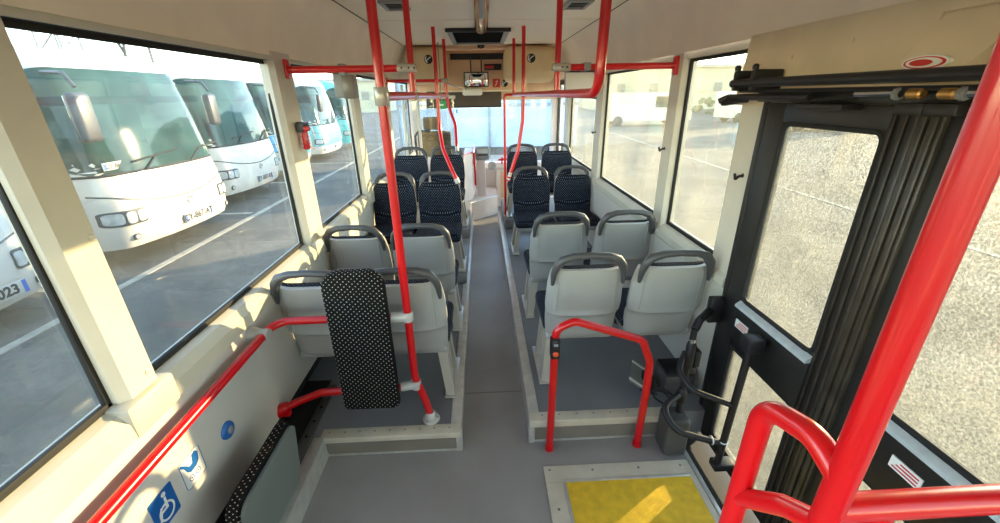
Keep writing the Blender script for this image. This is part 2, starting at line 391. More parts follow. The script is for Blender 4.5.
obj('corner_trim', MB().bx(.212, .246, 1.70, 1.73, 0, PR + .004, .004), 'alu', rp)
obj('aisle_trim', MB().bx(.215, .275, 1.765, 6.0, PR - .02, PR + .008, .004), 'alu', rp)
obj('aisle_riser', MB().bx(.217, .227, 1.73, 6.0, 0, PR - .02), 'alu', rp)
for i in range(8): obj('screw', MB().lathe((.29 + i * .095, 1.74, PR + .005), (0, 0, 1), [(0, .006), (.0025, .005), (.003, .001)], 8), 'steel', rp)
# raised boxes over the front wheels
wl = struct('floor_podium_left', MB().bx(-1.15, -.18, 4.62, 6.0, PL + .001, PL + .20, .01).bx(-1.15, -.18, 3.52, 4.62, PL + .001, PL + .085, .01), 'plat', 'grey stepped wheel-arch podium under the dark seats at left front', 'podium')
wr = struct('floor_podium_right', MB().bx(.28, 1.25, 5.12, 6.3, PR + .001, PR + .13, .02), 'plat', 'grey wheel-arch podium under the front seats at right', 'podium')

# yellow door-well mat in its frame
ym = thing('door_mat', 'yellow ribbed mat in a metal frame on the floor before the door', 'mat', (.66, 1.0, 0))
obj('mat_panel', MB().bx(.37, 1.0, .70, 1.44, .001, .008, .002), 'yellow', ym)
fr = MB()
for a in ((.27, 1.03, 1.44, 1.54), (.27, 1.03, .60, .70), (.27, .37, .70, 1.44), (1.0, 1.032, .70, 1.44)): fr.bx(a[0], a[1], a[2], a[3], .001, .007, .002)
obj('frame', fr, 'matframe', ym, smooth=False)
fr = MB()
for a in ((.355, 1.0, 1.438, 1.452), (.355, .369, .70, 1.44)): fr.bx(a[0], a[1], a[2], a[3], .006, .011, .002)
obj('inner_lip', fr, 'alu', ym)
for x, y in ((.30, 1.515), (.52, 1.505), (.76, 1.505), (.98, 1.505), (.31, 1.30), (.31, 1.05), (.31, .8)): obj('screw', MB().lathe((x, y, .007), (0, 0, 1), [(0, .007), (.002, .006), (.003, .001)], 8), 'steel', ym)

# left wall
LW = [(-2.35, -.78), (-.62, 1.02), (1.15, 2.45), (2.68, 3.82), (4.02, 5.12), (5.32, 6.95)]
lo = MB(); lo.bx(-1.18, -1.09, Y0, 7.1, .25, .86)
wl_ = struct('wall_left', lo, 'wallgrey', 'pale grey laminate wall below the left-hand windows', 'wall')
obj('recess', MB().bx(-1.19, -1.15, Y0, 7.1, -.1, .25), 'rubber', wl_)  # black backing: the dark of the gap is put into its colour
obj('base_trim', MB().bx(-1.15, -1.088, Y0, 7.0, .245, .262, .004), 'rubber', wl_)
sillp = [(-1.18, .84), (-1.085, .84), (-1.068, .855), (-1.072, .905), (-1.10, .938), (-1.14, .95), (-1.18, .95)]
edges = [Y0] + [(LW[i][1] + LW[i + 1][0]) / 2 for i in range(len(LW) - 1)] + [7.0]
for i in range(len(edges) - 1):
    obj('sill', MB().xsec(sillp, edges[i] + .004, edges[i + 1] - .004), 'sill', wl_, smooth=False)
for i in range(len(LW) - 1):
    a, b = LW[i][1], LW[i + 1][0]
    pm = MB().prism([(a, -1.16), (a, -1.115), (a + .02, -1.088), (b - .012, -1.085), (b, -1.10), (b, -1.16)], lambda y, x: (x, y, .90), lambda y, x: (x, y - .022, 2.03))
    po = obj('pillar', pm, 'pillar', wl_, smooth=False)
    obj('pillar_foot', MB().bx(-1.14, -1.062, (a + b) / 2 - .1, (a + b) / 2 + .09, .845, .955, .012), 'sill', po)
    for z in (1.0, 1.45):
        obj('screw_cap', MB().lathe((-1.087, (a + b) / 2 + .03, z), (1, 0, 0), [(0, .011), (.004, .010), (.007, .004)], 12), 'pillar', po)
obj('header', MB().bx(-1.18, -1.10, Y0, 7.1, 1.985, 2.06), 'rubber', wl_)
def window(n, x, y0, y1, z0, z1, gm, label, rub=.018, sgn=-1):
    g = obj('window_%d' % n, MB().bx(x - .003, x + .003, y0 - .02, y1 + .02, z0 - .02, z1 + .02), gm, smooth=False); tag(g, label, 'window', kind='structure')
    r = MB(); xi = x - sgn * .018; xa, xb = min(x, xi), max(x, xi)
    r.bx(xa, xb, y0 - .02, y0 + rub, z0 - .02, z1 + .02, .004); r.bx(xa, xb, y1 - rub, y1 + .02, z0 - .02, z1 + .02, .004)
    r.bx(xa, xb, y0, y1, z0 - .02, z0 + rub, .004); r.bx(xa, xb, y0, y1, z1 - rub, z1 + .02, .004)
    obj('rubber_seal', r, 'rubber', g); return g
lab = ['side window at the back behind the wheelchair bay', 'large left side window beside the camera looking out on the plate ending 0023', 'large left side window framing the white coach fronts', 'left side window beside the red hammer', 'narrow left side window by the dark front seats', 'driver side window at the far left front']
for i, (a, b) in enumerate(LW): window(i + 1, -1.15, a, b, ZS, ZT, 'glass', lab[i])

# right wall
RW = [(-2.3, .02), (2.03, 2.69), (2.86, 4.40), (4.66, 6.08)]
rw = struct('wall_right', MB().bx(1.25, 1.34, 1.80, 6.35, 0, .86), 'wallgrey', 'pale grey wall below the right-hand windows', 'wall')
obj('rear_panel', MB().bx(1.25, 1.34, Y0, .2, 0, .86), 'wallgrey', rw)
sillr = [(1.34, .84), (1.245, .84), (1.225, .86), (1.23, .905), (1.26, .938), (1.30, .95), (1.34, .95)]
for a, b in ((Y0, .2), (1.85, 2.775), (2.783, 4.53), (4.538, 6.35)): obj('sill', MB().xsec(sillr, a, b), 'sill', rw, smooth=False)
def pillar_r(a, b, z0=.9, z1=2.03, m='pillar'):
    return obj('pillar', MB().prism([(a, 1.33), (a, 1.27), (a + .015, 1.246), (b - .015, 1.246), (b, 1.27), (b, 1.33)], lambda y, x: (x, y, z0), lambda y, x: (x, y, z1)), m, rw, smooth=False)
pl_ = [pillar_r(.02, .2, 0), pillar_r(1.80, 2.03, .0), pillar_r(2.69, 2.86), pillar_r(4.40, 4.66), pillar_r(6.08, 6.35)]
obj('header', MB().bx(1.262, 1.34, Y0, 7.1, 1.985, 2.06), 'pillar', rw)
op = MB().xsec([(1.34, 1.74), (1.215, 1.74), (1.215, 1.80), (1.235, 2.03), (1.34, 2.03)], .0, 2.03)
dop = obj('door_overpanel', op, 'doorpanel', rw)
for y, z in ((1.90, 1.90), (1.45, 1.95), (1.72, 1.92)): obj('rivet', MB().lathe((1.222, y, z), (-1, 0, 0), [(0, .008), (.003, .007), (.005, .002)], 10), 'doorpanel', dop)
for a, b, n, s_ in ((RW[0][0], RW[0][1], 7, 'right side window behind the door'), (RW[1][0], RW[1][1], 8, 'right side window next to the black door'), (RW[2][0], RW[2][1], 9, 'wide right side window behind the red cross rail'), (RW[3][0], RW[3][1], 10, 'right side window beside the dark front seats')):
    window(n, 1.30, a, b, ZS, ZT, 'glassR', 'dusty ' + s_, sgn=1)
# rear wall behind the camera
rear = struct('wall_rear', MB().bx(-1.18, 1.34, Y0 - .08, Y0, -.1, 1.0), 'wallgrey', 'rear wall of the bus behind the camera', 'wall')
obj('rear_header', MB().bx(-1.18, 1.34, Y0 - .08, Y0, 1.9, 2.5), 'cream', rear)
for a, b in ((-1.18, -.95), (1.1, 1.34)): obj('rear_pillar', MB().bx(a, b, Y0 - .08, Y0, 1.0, 1.9), 'cream', rear)
window(11, 0, 0, 0.01, 1.0, 1.9, 'glass', 'x') if False else None
rg = obj('window_11', MB().bx(-.97, 1.12, Y0 - .045, Y0 - .039, .98, 1.92), 'glass'); tag(rg, 'rear window of the bus', 'window', kind='structure')

# ceiling with its two coves
ce = struct('ceiling', MB().bx(-.96, 1.05, Y0, 5.87, ZC, ZC + .03), 'ceil', 'flat cream ceiling panel over the aisle', 'ceiling')
def cove(pts, name):
    th = .02; out = [(x, z + th) for x, z in pts[::-1]]
    return MB().xsec(pts + out, Y0, 7.1)
def arc(p0, p1, p2, n=8): return [((1 - t) ** 2 * p0[0] + 2 * t * (1 - t) * p1[0] + t * t * p2[0], (1 - t) ** 2 * p0[1] + 2 * t * (1 - t) * p1[1] + t * t * p2[1]) for t in [k / n for k in range(n + 1)]]
obj('cove', cove(arc((-1.10, 2.0), (-1.085, 2.29), (-.966, 2.402)), 'l'), 'cream', ce)
obj('cove', cove(arc((1.245, 2.02), (1.225, 2.31), (1.056, 2.402)), 'r'), 'cream', ce)
obj('seam', MB().bx(-.968, -.958, Y0, 5.87, ZC - .002, ZC + .01), 'rubber', ce)
obj('seam', MB().bx(1.048, 1.058, Y0, 5.87, ZC - .002, ZC + .01), 'rubber', ce)
obj('joint_strip', MB().bx(-.96, 1.05, 4.02, 4.04, ZC - .003, ZC + .003), 'cream', ce)
obj('front_ceiling', MB().bx(-1.18, 1.34, 5.87, 7.2, ZC + .02, ZC + .05), 'frontpanel', ce)
obj('roof_skin', MB().bx(-1.2, 1.36, Y0 - .1, 7.3, ZC + .16, ZC + .2), 'buswhite', ce)
obj('cove_lip', MB().bx(-1.105, -1.088, Y0, 7.0, 1.985, 2.008, .004), 'sill', ce)

# front: windscreen, header, panel
fw = struct('wall_front', MB().bx(-1.18, 1.34, 7.1, 7.22, -.1, .70), 'pinkgrey', 'pale dashboard wall under the windscreen', 'wall')
obj('header', MB().bx(-1.18, 1.34, 7.05, 7.2, 1.72, 2.5), 'frontpanel', fw)
for a, b in ((-1.18, -1.02), (1.17, 1.34)): obj('windscreen_pillar', MB().bx(a, b, 7.05, 7.2, .7, 1.75, .02), 'pinkgrey', fw)
g = obj('window_12', MB().bx(-1.03, 1.18, 7.13, 7.136, .68, 1.74), 'glassW'); tag(g, 'wide windscreen at the far end of the bus', 'window', kind='structure')
obj('rubber_seal', MB().bx(-1.03, 1.18, 7.11, 7.15, .68, .73, .006), 'rubber', g)
obj('wiper', MB().tube([(-.6, 7.16, .74), (.15, 7.16, .82)], .008, 6), 'rubber', g)
fp = struct('trim_1', MB().bx(-.62, .70, 6.50, 6.54, 1.86, 2.39, .01), 'frontpanel', 'beige overhead front panel above the driver mirror', 'panel')
obj('lower_lip', MB().bx(-.62, .70, 6.48, 6.56, 1.845, 1.865, .004), 'cream', fp)
obj('vent_slot', MB().bx(-.41, .36, 6.485, 6.505, 2.27, 2.35), 'black', fp)
# right front corner: the front door beyond the last window
rfd = struct('door_3', MB().bx(1.26, 1.30, 6.35, 6.42, 0, 2.0).bx(1.26, 1.30, 7.0, 7.06, 0, 2.0).bx(1.26, 1.30, 6.35, 7.06, -.05, .1).bx(1.26, 1.30, 6.35, 7.06, 1.93, 2.0), 'black', 'narrow black-framed front door beside the windscreen', 'door')
obj('pane', MB().bx(1.275, 1.281, 6.4, 7.02, .08, 1.95), 'glass', rfd)

# ------------------------------------------------------------------ doors in the right wall
XD = 1.20
def door_leaf(n, ya, yb, pa, pb, label):
    """leaf between ya (rear) and yb (front); panes from pa to pb"""
    f = MB(); x0, x1 = XD, XD + .045
    f.bx(x0, x1, ya, pa, .0, 1.755, .004); f.bx(x0, x1, pb, yb, .0, 1.755, .004)
    f.bx(x0, x1, pa - .001, pb + .001, 1.685, 1.755, .004); f.bx(x0, x1, pa - .001, pb + .001, .0, .07, .004)
    d = obj('door_%d' % n, f, 'doorblk', smooth=True); tag(d, label, 'door', kind='structure')
    bar = obj('mid_rail', MB().bx(x0 - .004, x1, pa - .001, pb + .001, .64, .86, .006), 'doorblk', d)
    obj('ledge_strip', MB().xsec([(x0 - .020, .855), (x0 - .018, .868), (x0 + .022, .895), (x0 + .022, .855)], pa, pb), 'ledge', bar, label='bright metal ledge along the mid rail')
    for z0, z1 in ((.88, 1.69), (.065, .645)):
        w_, h = pb - pa + .01, z1 - z0
        p = MB().prism(rpoly(w_, h, .004), lambda a, b: (x0 + .02, a + (pa + pb) / 2, b + (z0 + z1) / 2), lambda a, b: (x0 + .026, a + (pa + pb) / 2, b + (z0 + z1) / 2))
        obj('pane', p, 'glassD', d, smooth=False)
        # rounded rubber gasket around the pane
        o = rpoly(pb - pa - .012, h - .02, .035); pts = [(x0 + .008, a + (pa + pb) / 2, b + (z0 + z1) / 2) for a, b in o]
        obj('gasket', MB().tube(pts, .011, 6, closed=True), 'rubber', d)
        for sa in (-1, 1):          # corner fillets
            for sb in (-1, 1):
                cx, cz = (pa + pb) / 2 + sa * (pb - pa) / 2, (z0 + z1) / 2 + sb * (h / 2 - .004)
                pl = [(0, 0)] + [(.042 - .042 * math.sin(t), .042 - .042 * math.cos(t)) for t in [k * math.pi / 10 for k in range(6)]]
                obj('corner', MB().prism(pl, lambda a, b: (x0 + .004, cx - sa * a, cz - sb * b), lambda a, b: (x0 + .02, cx - sa * a, cz - sb * b)), 'rubber', d)
    return d
d1 = door_leaf(1, 1.115, 1.76, 1.206, 1.655, 'front leaf of the black double door with droplet-covered glass')
d2 = door_leaf(2, .30, 1.06, .39, .965, 'rear leaf of the black double door behind the thick red post')
for y0_, y1_, xx in ((1.06, 1.085, 1.185), (1.09, 1.115, 1.185), (1.115, 1.13, 1.188), (1.045, 1.06, 1.188)):
    obj('edge_seal', MB().bx(xx, XD + .05, y0_, y1_, .02, 1.74, .008), 'doorstile', d1)
obj('groove_strip', MB().bx(1.192, 1.2, 1.15, 1.16, .02, 1.74, .003), 'doorstile', d1)
obj('groove_strip', MB().bx(1.192, 1.2, 1.185, 1.19, .02, 1.74, .003), 'doorstile', d1)
for dd, y, z in ((d1, 1.595, .775), (d2, .80, .775)):
    s_ = obj('warning_label', MB().bx(1.192, 1.197, y - .045, y + .045, z - .02, z + .02), 'signwhite', dd, label='small white warning sticker with red print')
    pr = MB()
    for k in range(3): pr.bx(1.1905, 1.1925, y - .038, y + .036 - .01 * k, z - .013 + .011 * k, z - .009 + .011 * k)
    obj('red_print', pr, 'signred', s_)
df = struct('trim_2', MB().bx(1.20, 1.27, 1.762, 1.798, 0, 1.76, .006), 'doorblk', 'black upright door frame beside the front leaf', 'door frame')
obj('head', MB().bx(1.17, 1.30, .22, 1.80, 1.757, 1.80, .006), 'doorblk', df)
obj('rear_upright', MB().bx(1.17, 1.27, .22, .296, 0, 1.76, .006), 'doorblk', df)

# door operating gear above the leaves
dg_ = thing('door_actuator', 'black pneumatic door gear with long tubes above the double door', 'door gear', (1.1, 1.2, 1.8))
obj('long_tube', MB().tube([(1.10, 1.88, 1.830), (1.10, .25, 1.830)], .0165, 12), 'black', dg_)
obj('thin_pipe', MB().tube([(1.125, 1.86, 1.80), (1.125, .3, 1.80)], .007, 8), 'black', dg_)
obj('lower_tube', MB().tube([(1.09, 1.95, 1.757), (1.12, 1.93, 1.775), (1.13, 1.45, 1.778)], .013, 10, .02), 'black', dg_)
obj('end_loop', MB().tube([(1.13, 1.80, 1.765), (1.10, 1.93, 1.748), (1.13, 1.97, 1.752), (1.16, 1.9, 1.76)], .011, 8, .03), 'black', dg_)
obj('cable', MB().tube([(1.14, 1.62, 1.80), (1.14, 1.55, 1.765), (1.14, 1.45, 1.765), (1.14, 1.2, 1.79)], .007, 8, .05), 'rubber', dg_)
for y in (1.86, 1.74):
    b_ = obj('tube_bracket', MB().bx(1.09, 1.215, y - .012, y + .012, 1.80, 1.88, .008), 'black', dg_)
    obj('bolt', MB().lathe((1.10, y, 1.88), (0, 0, 1), [(0, .012), (.014, .012), (.02, .007)], 10), 'black', b_)
for y, s_ in ((1.09, 1), (1.01, -1)):
    obj('bearing_block', MB().bx(1.12, 1.20, y - .04, y + .04, 1.735, 1.765, .006), 'doorblk', dg_)
    obj('brass_fitting', MB().lathe((1.12, y - .03, 1.787), (0, 1, 0), [(0, .010), (.004, .014), (.036, .014), (.04, .010)], 10), 'brass', dg_, label='brass end fitting of the door cylinder')
    obj('cylinder_rod', MB().tube([(1.12, y + s_ * .03, 1.787), (1.12, y + s_ * .17, 1.785)], .009, 8), 'chrome', dg_)
    obj('collar', MB().lathe((1.12, y + s_ * .04 - .008, 1.787), (0, 1, 0), [(0, .016), (.012, .016)], 8), 'steel', dg_)
obj('door_arm', MB().bx(1.12, 1.19, 1.30, 1.50, 1.74, 1.757, .004), 'black', dg_)
obj('cylinder', MB().tube([(1.12, .84, 1.785), (1.12, .4, 1.785)], .022, 12), 'doorblk', dg_)

# emergency release cover with its sticker
er = thing('release_cover', 'beige wedge cover with red oval sticker on the panel over the door', 'cover', (1.2, 1.1, 1.85))
cv = MB(); A = [(1.235, 1.20, 1.99), (1.235, .95, 1.99), (1.235, 1.02, 1.835), (1.235, 1.24, 1.835)]; B = [(1.222, 1.17, 1.98), (1.222, .96, 1.98), (1.165, 1.03, 1.845), (1.165, 1.22, 1.845)]
cv.add(A + B, [(0, 1, 2, 3), (7, 6, 5, 4), (0, 1, 5, 4), (1, 2, 6, 5), (2, 3, 7, 6), (3, 0, 4, 7)])
obj('housing', cv, 'doorpanel', er, smooth=False)
def oval(c, ry, rz, x, nrm=(1, 0), n=24):
    return [(x - .0, c[0] + ry * math.cos(2 * math.pi * k / n), c[1] + rz * math.sin(2 * math.pi * k / n)) for k in range(n)]
def disc_x(c, ry, rz, xa, xb):
    m = MB(); a = oval(c, ry, rz, xa); b = oval(c, ry, rz, xb); n = len(a)
    return m.add(a + b, [tuple(range(n)), tuple(range(2 * n - 1, n - 1, -1))] + [(i, (i + 1) % n, n + (i + 1) % n, n + i) for i in range(n)])
st = obj('sticker', disc_x((1.125, 1.862), .062, .018, 1.160, 1.172), 'signwhite', er)
obj('red_ring', disc_x((1.125, 1.862), .055, .0145, 1.158, 1.1605), 'signred', st)
obj('white_ring', disc_x((1.125, 1.862), .047, .012, 1.156, 1.1585), 'signwhite', st)
obj('red_oval', disc_x((1.13, 1.862), .030, .008, 1.154, 1.1565), 'signred', st)
obj('plug', MB().lathe((1.225, .985, 1.87), (-1, 0, 0), [(0, .012), (.008, .012), (.01, .006)], 12), 'rubber', er)

# black door handrail with curved arms
hb = thing('door_handrail', 'black tubular door handrail with two curved arms and square cap', 'handrail', (1.12, 1.43, 0))
obj('upright', MB().tube([(1.125, 1.42, .76), (1.125, 1.44, .09)], .0165, 12), 'black', hb)
obj('square_cap', MB().box((1.13, 1.42, .80), (.075, .07, .075), .012), 'black', hb)
obj('cap_bracket', MB().bx(1.13, 1.20, 1.40, 1.45, .76, .80, .006), 'black', hb)
obj('upper_arm', MB().tube([(.985, 1.66, .60), (.93, 1.60, .54), (.95, 1.50, .50), (1.12, 1.43, .46)], .014, 12, .09), 'black', hb)
obj('lower_arm', MB().tube([(.99, 1.64, .36), (.87, 1.58, .33), (.90, 1.48, .27), (1.12, 1.435, .22)], .017, 12, .10), 'black', hb)
obj('foot_bracket', MB().bx(1.10, 1.20, 1.41, 1.47, .06, .10, .006), 'black', hb)
obj('cable_tie', MB().tube([Vector((1.07, 1.445, .236)) + Vector((0, math.cos(a) * .02, math.sin(a) * .02)) for a in [k * .628 for k in range(10)]], .003, 6, closed=True), 'signwhite', hb, label='white cable tie')
obj('cable_tie', MB().tube([Vector((1.125, 1.436, .235)) + Vector((math.cos(a) * .02, math.sin(a) * .02, 0)) for a in [k * .628 for k in range(10)]], .003, 6, closed=True), 'signwhite', hb, label='white cable tie')
# door shaft, motor housing
dm = thing('door_shaft', 'black vertical door shaft with wall bracket on a dark grey housing', 'door shaft', (.99, 1.62, 0))
obj('housing', MB().bx(.915, 1.035, 1.56, 1.69, .005, .24, .02, 3), 'motor', dm)
obj('shaft', MB().tube([(.995, 1.64, .22), (.998, 1.64, .745)], .015, 10), 'black', dm)
obj('sleeve', MB().lathe((.998, 1.64, .52), (0, 0, 1), [(0, .018), (.01, .024), (.13, .024), (.15, .018)], 12), 'black', dm)
obj('sleeve', MB().lathe((.996, 1.64, .30), (0, 0, 1), [(0, .018), (.01, .026), (.07, .026), (.09, .018)], 12), 'black', dm)
obj('chrome_collar', MB().lathe((.998, 1.64, .66), (0, 0, 1), [(0, .017), (.03, .017)], 12), 'chrome', dm)
obj('top_arm', MB().tube([(.998, 1.64, .74), (1.03, 1.67, .77), (1.15, 1.78, .77)], .02, 8, .02), 'black', dm)
obj('wall_bracket', MB().bx(1.13, 1.2005, 1.755, 1.797, .70, .84, .008), 'black', dm)
obj('hinge_block', MB().box((1.01, 1.66, .50), (.07, .05, .04), .006), 'black', dm)
obj('lever', MB().box((1.04, 1.68, .57), (.03, .10, .09), .006), 'black', dm)
obj('cable', MB().tube([(1.0, 1.66, .30), (.93, 1.72, .33), (.90, 1.78, .26), (.95, 1.80, .18), (1.0, 1.76, .17)], .006, 6, .05), 'rubber', dm)
obj('cable', MB().tube([(1.0, 1.70, .25), (.95, 1.76, .28), (.92, 1.82, .22), (.98, 1.86, .165)], .005, 6, .05), 'rubber', dm)
# small things beside it on the platform
sp = thing('floor_hatch_plate', 'small grey plate with two bright strips leaning under the right window seat', 'plate', (.88, 1.9, PR))
rotp = Matrix.Rotation(math.radians(-25), 3, 'Z') @ Matrix.Rotation(math.radians(28), 3, 'Y')
obj('plate', MB().box((.90, 1.93, PR + .085), (.13, .19, .012), .003, rot=rotp), 'greypanel', sp)
for k in (-1, 1):
    obj('strip', MB().box(Vector((.90, 1.93, PR + .094)) + rotp @ Vector((0, k * .085, 0)), (.135, .014, .008), .002, rot=rotp), 'alu', sp)
obj('support', MB().bx(.90, .98, 1.90, 1.99, PR + .001, PR + .09, .006), 'black', sp)
tr_ = thing('pedal_box', 'black cable box on the platform beside the right wall', 'box', (1.08, 1.95, PR))
obj('body', MB().bx(1.02, 1.20, 1.86, 2.03, PR + .001, PR + .13, .015), 'motor', tr_)
obj('lid', MB().bx(1.03, 1.19, 1.87, 2.02, PR + .13, PR + .145, .006), 'black', tr_)

# ------------------------------------------------------------------ red poles and rails
R_ = .0195
def ring_clamp(c, ax, parent, r=.028, l=.05, m='clamp', name='clamp'):
    c = Vector(c); ax = Vector(ax).normalized()
    return obj(name, MB().lathe(c - ax * l / 2, ax, [(0, r * .92), (.006, r), (l - .006, r), (l, r * .92)], 16), m, parent)
def flange(c, parent, up=1, m='clamp'):
    return obj('flange', MB().lathe(c, (0, 0, up), [(0, .048), (.008, .046), (.014, .03), (.045, .026), (.05, .022)], 18), m, parent)
XP = -.39
p1 = thing('grab_pole', 'tall red grab pole on the left platform beside the dotted pad', 'pole', (XP, 1.78, PL))
obj('tube', MB().tube([(-.325, 1.775, PL + .02), (-.345, 1.778, PL + .13), (-.39, 1.78, .42), (-.395, 1.78, ZC)], R_, 14, .12), 'red', p1)
f_ = flange((-.325, 1.775, PL + .0065), p1)
for a in range(3):
    obj('bolt', MB().lathe((-.325 + .036 * math.cos(a * 2.1), 1.775 + .036 * math.sin(a * 2.1), PL + .0145), (0, 0, 1), [(0, .006), (.005, .005)], 6), 'steel', f_)
ring_clamp((-.392, 1.78, .79), (0, 0, 1), p1); obj('clamp_arm', MB().tube([(-.40, 1.775, .79), (-.47, 1.765, .795)], .026, 12), 'clamp', p1)
ring_clamp((-.388, 1.78, .375), (0, 0, 1), p1); obj('clamp_arm', MB().tube([(-.395, 1.775, .375), (-.465, 1.765, .372)], .024, 12), 'clamp', p1)
ring_clamp((-.394, 1.78, 1.80), (0, 0, 1), p1, .03, .07, 'clampd')

# left wall rail, bending across to the pole
wrl = thing('wall_handrail', 'red handrail along the left wall bending across behind the dotted pad', 'handrail', (-1.03, 1.0, .78))
obj('tube', MB().tube([(-1.03, -.9, .775), (-1.03, 1.72, .79), (-.98, 1.755, .80), (-.66, 1.76, .80), (-.44, 1.765, .795)], R_, 14, .09), 'red', wrl)
for y in (1.655, -.2):
    obj('wall_bracket', MB().lathe((-1.09, y, .79), (1, 0, 0), [(0, .045), (.01, .042), (.04, .03), (.085, .027), (.088, .015)], 16), 'shell', wrl)
lrl = tag(obj('lower_rail', MB().tube([(-1.08, 1.715, .30), (-1.0, 1.74, .325), (-.88, 1.755, .365), (-.44, 1.765, .372)], R_, 14, .08), 'red'), 'short red lower tube holding the dotted pad near the platform', 'rail')
obj('wall_bracket', MB().tube([(-1.15, 1.70, .25), (-1.07, 1.717, .305), (-1.05, 1.725, .31)], [.03, .032, .028], 12).bx(-1.12, -1.04, 1.70, 1.73, .26, .33, .004), 'red', lrl)
# dotted pad
pad = thing('lean_pad', 'upright black dotted padded backrest fixed to the red tubes at left', 'backrest', (-.60, 1.72, .3))
def pad_outline(w_, h, rt, rb):
    o = []
    for cx, cz, r, a0 in ((w_ / 2 - rt, h - rt, rt, 0), (-w_ / 2 + rt, h - rt, rt, 90), (-w_ / 2 + rb, rb, rb, 180), (w_ / 2 - rb, rb, rb, 270)):
        for k in range(9):
            a = math.radians(a0 + 90 * k / 8); o.append((cx + r * math.cos(a), cz + r * math.sin(a)))
    return o
def pad_mesh(w_, h, rt, rb, y0, y1, rnd, cx, z0):
    m = MB(); o = pad_outline(w_, h, rt, rb); n = len(o); vs_ = []; fs = []
    cen = (0, h / 2)
    rings = [(y1, 0), (y0 + rnd, 0), (y0 + rnd * .3, rnd * .3), (y0, rnd)]
    for y, ins in rings:
        for a, b in o:
            d = Vector((a, b - h / 2)); 
            sx = (w_ / 2 - ins) / (w_ / 2); sz = (h / 2 - ins) / (h / 2)
            vs_.append((cx + a * sx, y, z0 + h / 2 + (b - h / 2) * sz))
    for j in range(len(rings) - 1):
        for k in range(n): fs.append((j * n + k, j * n + (k + 1) % n, (j + 1) * n + (k + 1) % n, (j + 1) * n + k))
    fs += [tuple(range(n)), tuple(range((len(rings)) * n - 1, (len(rings) - 1) * n - 1, -1))]
    return m.add(vs_, fs)
obj('cushion', pad_mesh(.285, .775, .085, .03, 1.675, 1.715, .016, -.605, .305), 'fabricb', pad)
obj('back_board', pad_mesh(.275, .765, .08, .03, 1.7155, 1.735, .004, -.605, .31), 'black', pad)
for z in (.80, .368): obj('mount', MB().bx(-.66, -.55, 1.733, 1.75, z - .03, z + .03, .005), 'clamp', pad)

# left overhead rail and droppers
ovl = thing('overhead_rail', 'red overhead rail running forward left of the aisle with three droppers', 'rail', (XP, 3.5, 1.8))
obj('rail', MB().tube([(XP, 1.80, 1.80), (-.39, 2.6, 1.803), (-.425, 4.4, 1.80), (-.40, 5.3, 1.80)], R_, 14), 'red', ovl)
for x, y, zt in ((-.39, 2.6, ZC), (-.425, 4.4, ZC), (-.40, 5.3, ZC)):
    obj('dropper', MB().tube([(x, y, 1.80), (x, y, zt)], R_ * .95, 12), 'red', ovl)
    ring_clamp((x, y, 1.80), (0, 1, 0), ovl, .026, .06, 'clampd')
crl = thing('cross_rail', 'red cross rail from the left window pillar to the clamp', 'rail', (-.75, 2.57, 1.945))
obj('tube', MB().tube([(-1.075, 2.57, 1.945), (-.43, 2.60, 1.948)], R_, 14), 'red', crl)
obj('wall_plate', MB().bx(-1.086, -1.07, 2.545, 2.60, 1.90, 2.0, .006), 'red', crl)
obj('clamp', MB().bx(-.47, -.36, 2.565, 2.635, 1.925, 1.972, .012), 'clampd', crl)
for k in (-.44, -.40, -.37): obj('screw', MB().lathe((k, 2.565, 1.948), (0, -1, 0), [(0, .006), (.003, .005)], 8), 'black', crl)
crf = thing('cross_rail', 'short far red cross rail between the left wall and the dark front seats pole', 'rail', (-.75, 5.3, 1.96))
obj('tube', MB().tube([(-1.085, 5.24, 1.965), (-.42, 5.3, 1.965)], R_ * .9, 12), 'red', crf)
obj('wall_plate', MB().bx(-1.09, -1.075, 5.21, 5.27, 1.93, 2.0, .005), 'red', crf)
obj('clamp', MB().bx(-.45, -.375, 5.265, 5.335, 1.94, 1.99, .01), 'clampd', crf)
# curved poles down to the front seats
cpl = thing('curved_pole', 'curved red pole reaching down to the second dark seat row, left of aisle', 'pole', (-.3, 4.4, 1.0))
obj('tube', MB().tube([(-.425, 4.4, 1.79), (-.425, 4.4, 1.45), (-.385, 4.2, 1.30), P(451, 168, y=3.98), P(457, 181, y=3.93)], R_ * .95, 12, .25), 'red', cpl)
obj('end_cap', MB().tube([P(456, 179, y=3.935), P(458, 183, y=3.925)], R_ * 1.25, 12), 'clamp', cpl)
cpl2 = thing('curved_pole', 'curved red pole reaching down to the foremost left seat row', 'pole', (-.33, 5.3, 1.2))
obj('tube', MB().tube([(-.40, 5.3, 1.79), (-.37, 5.3, 1.62), (-.31, 5.2, 1.48), P(457, 149, y=5.05)], R_ * .95, 12, .25), 'red', cpl2)
obj('end_cap', MB().tube([P(457, 147, y=5.06), P(457, 151, y=5.04)], R_ * 1.2, 12), 'clamp', cpl2)

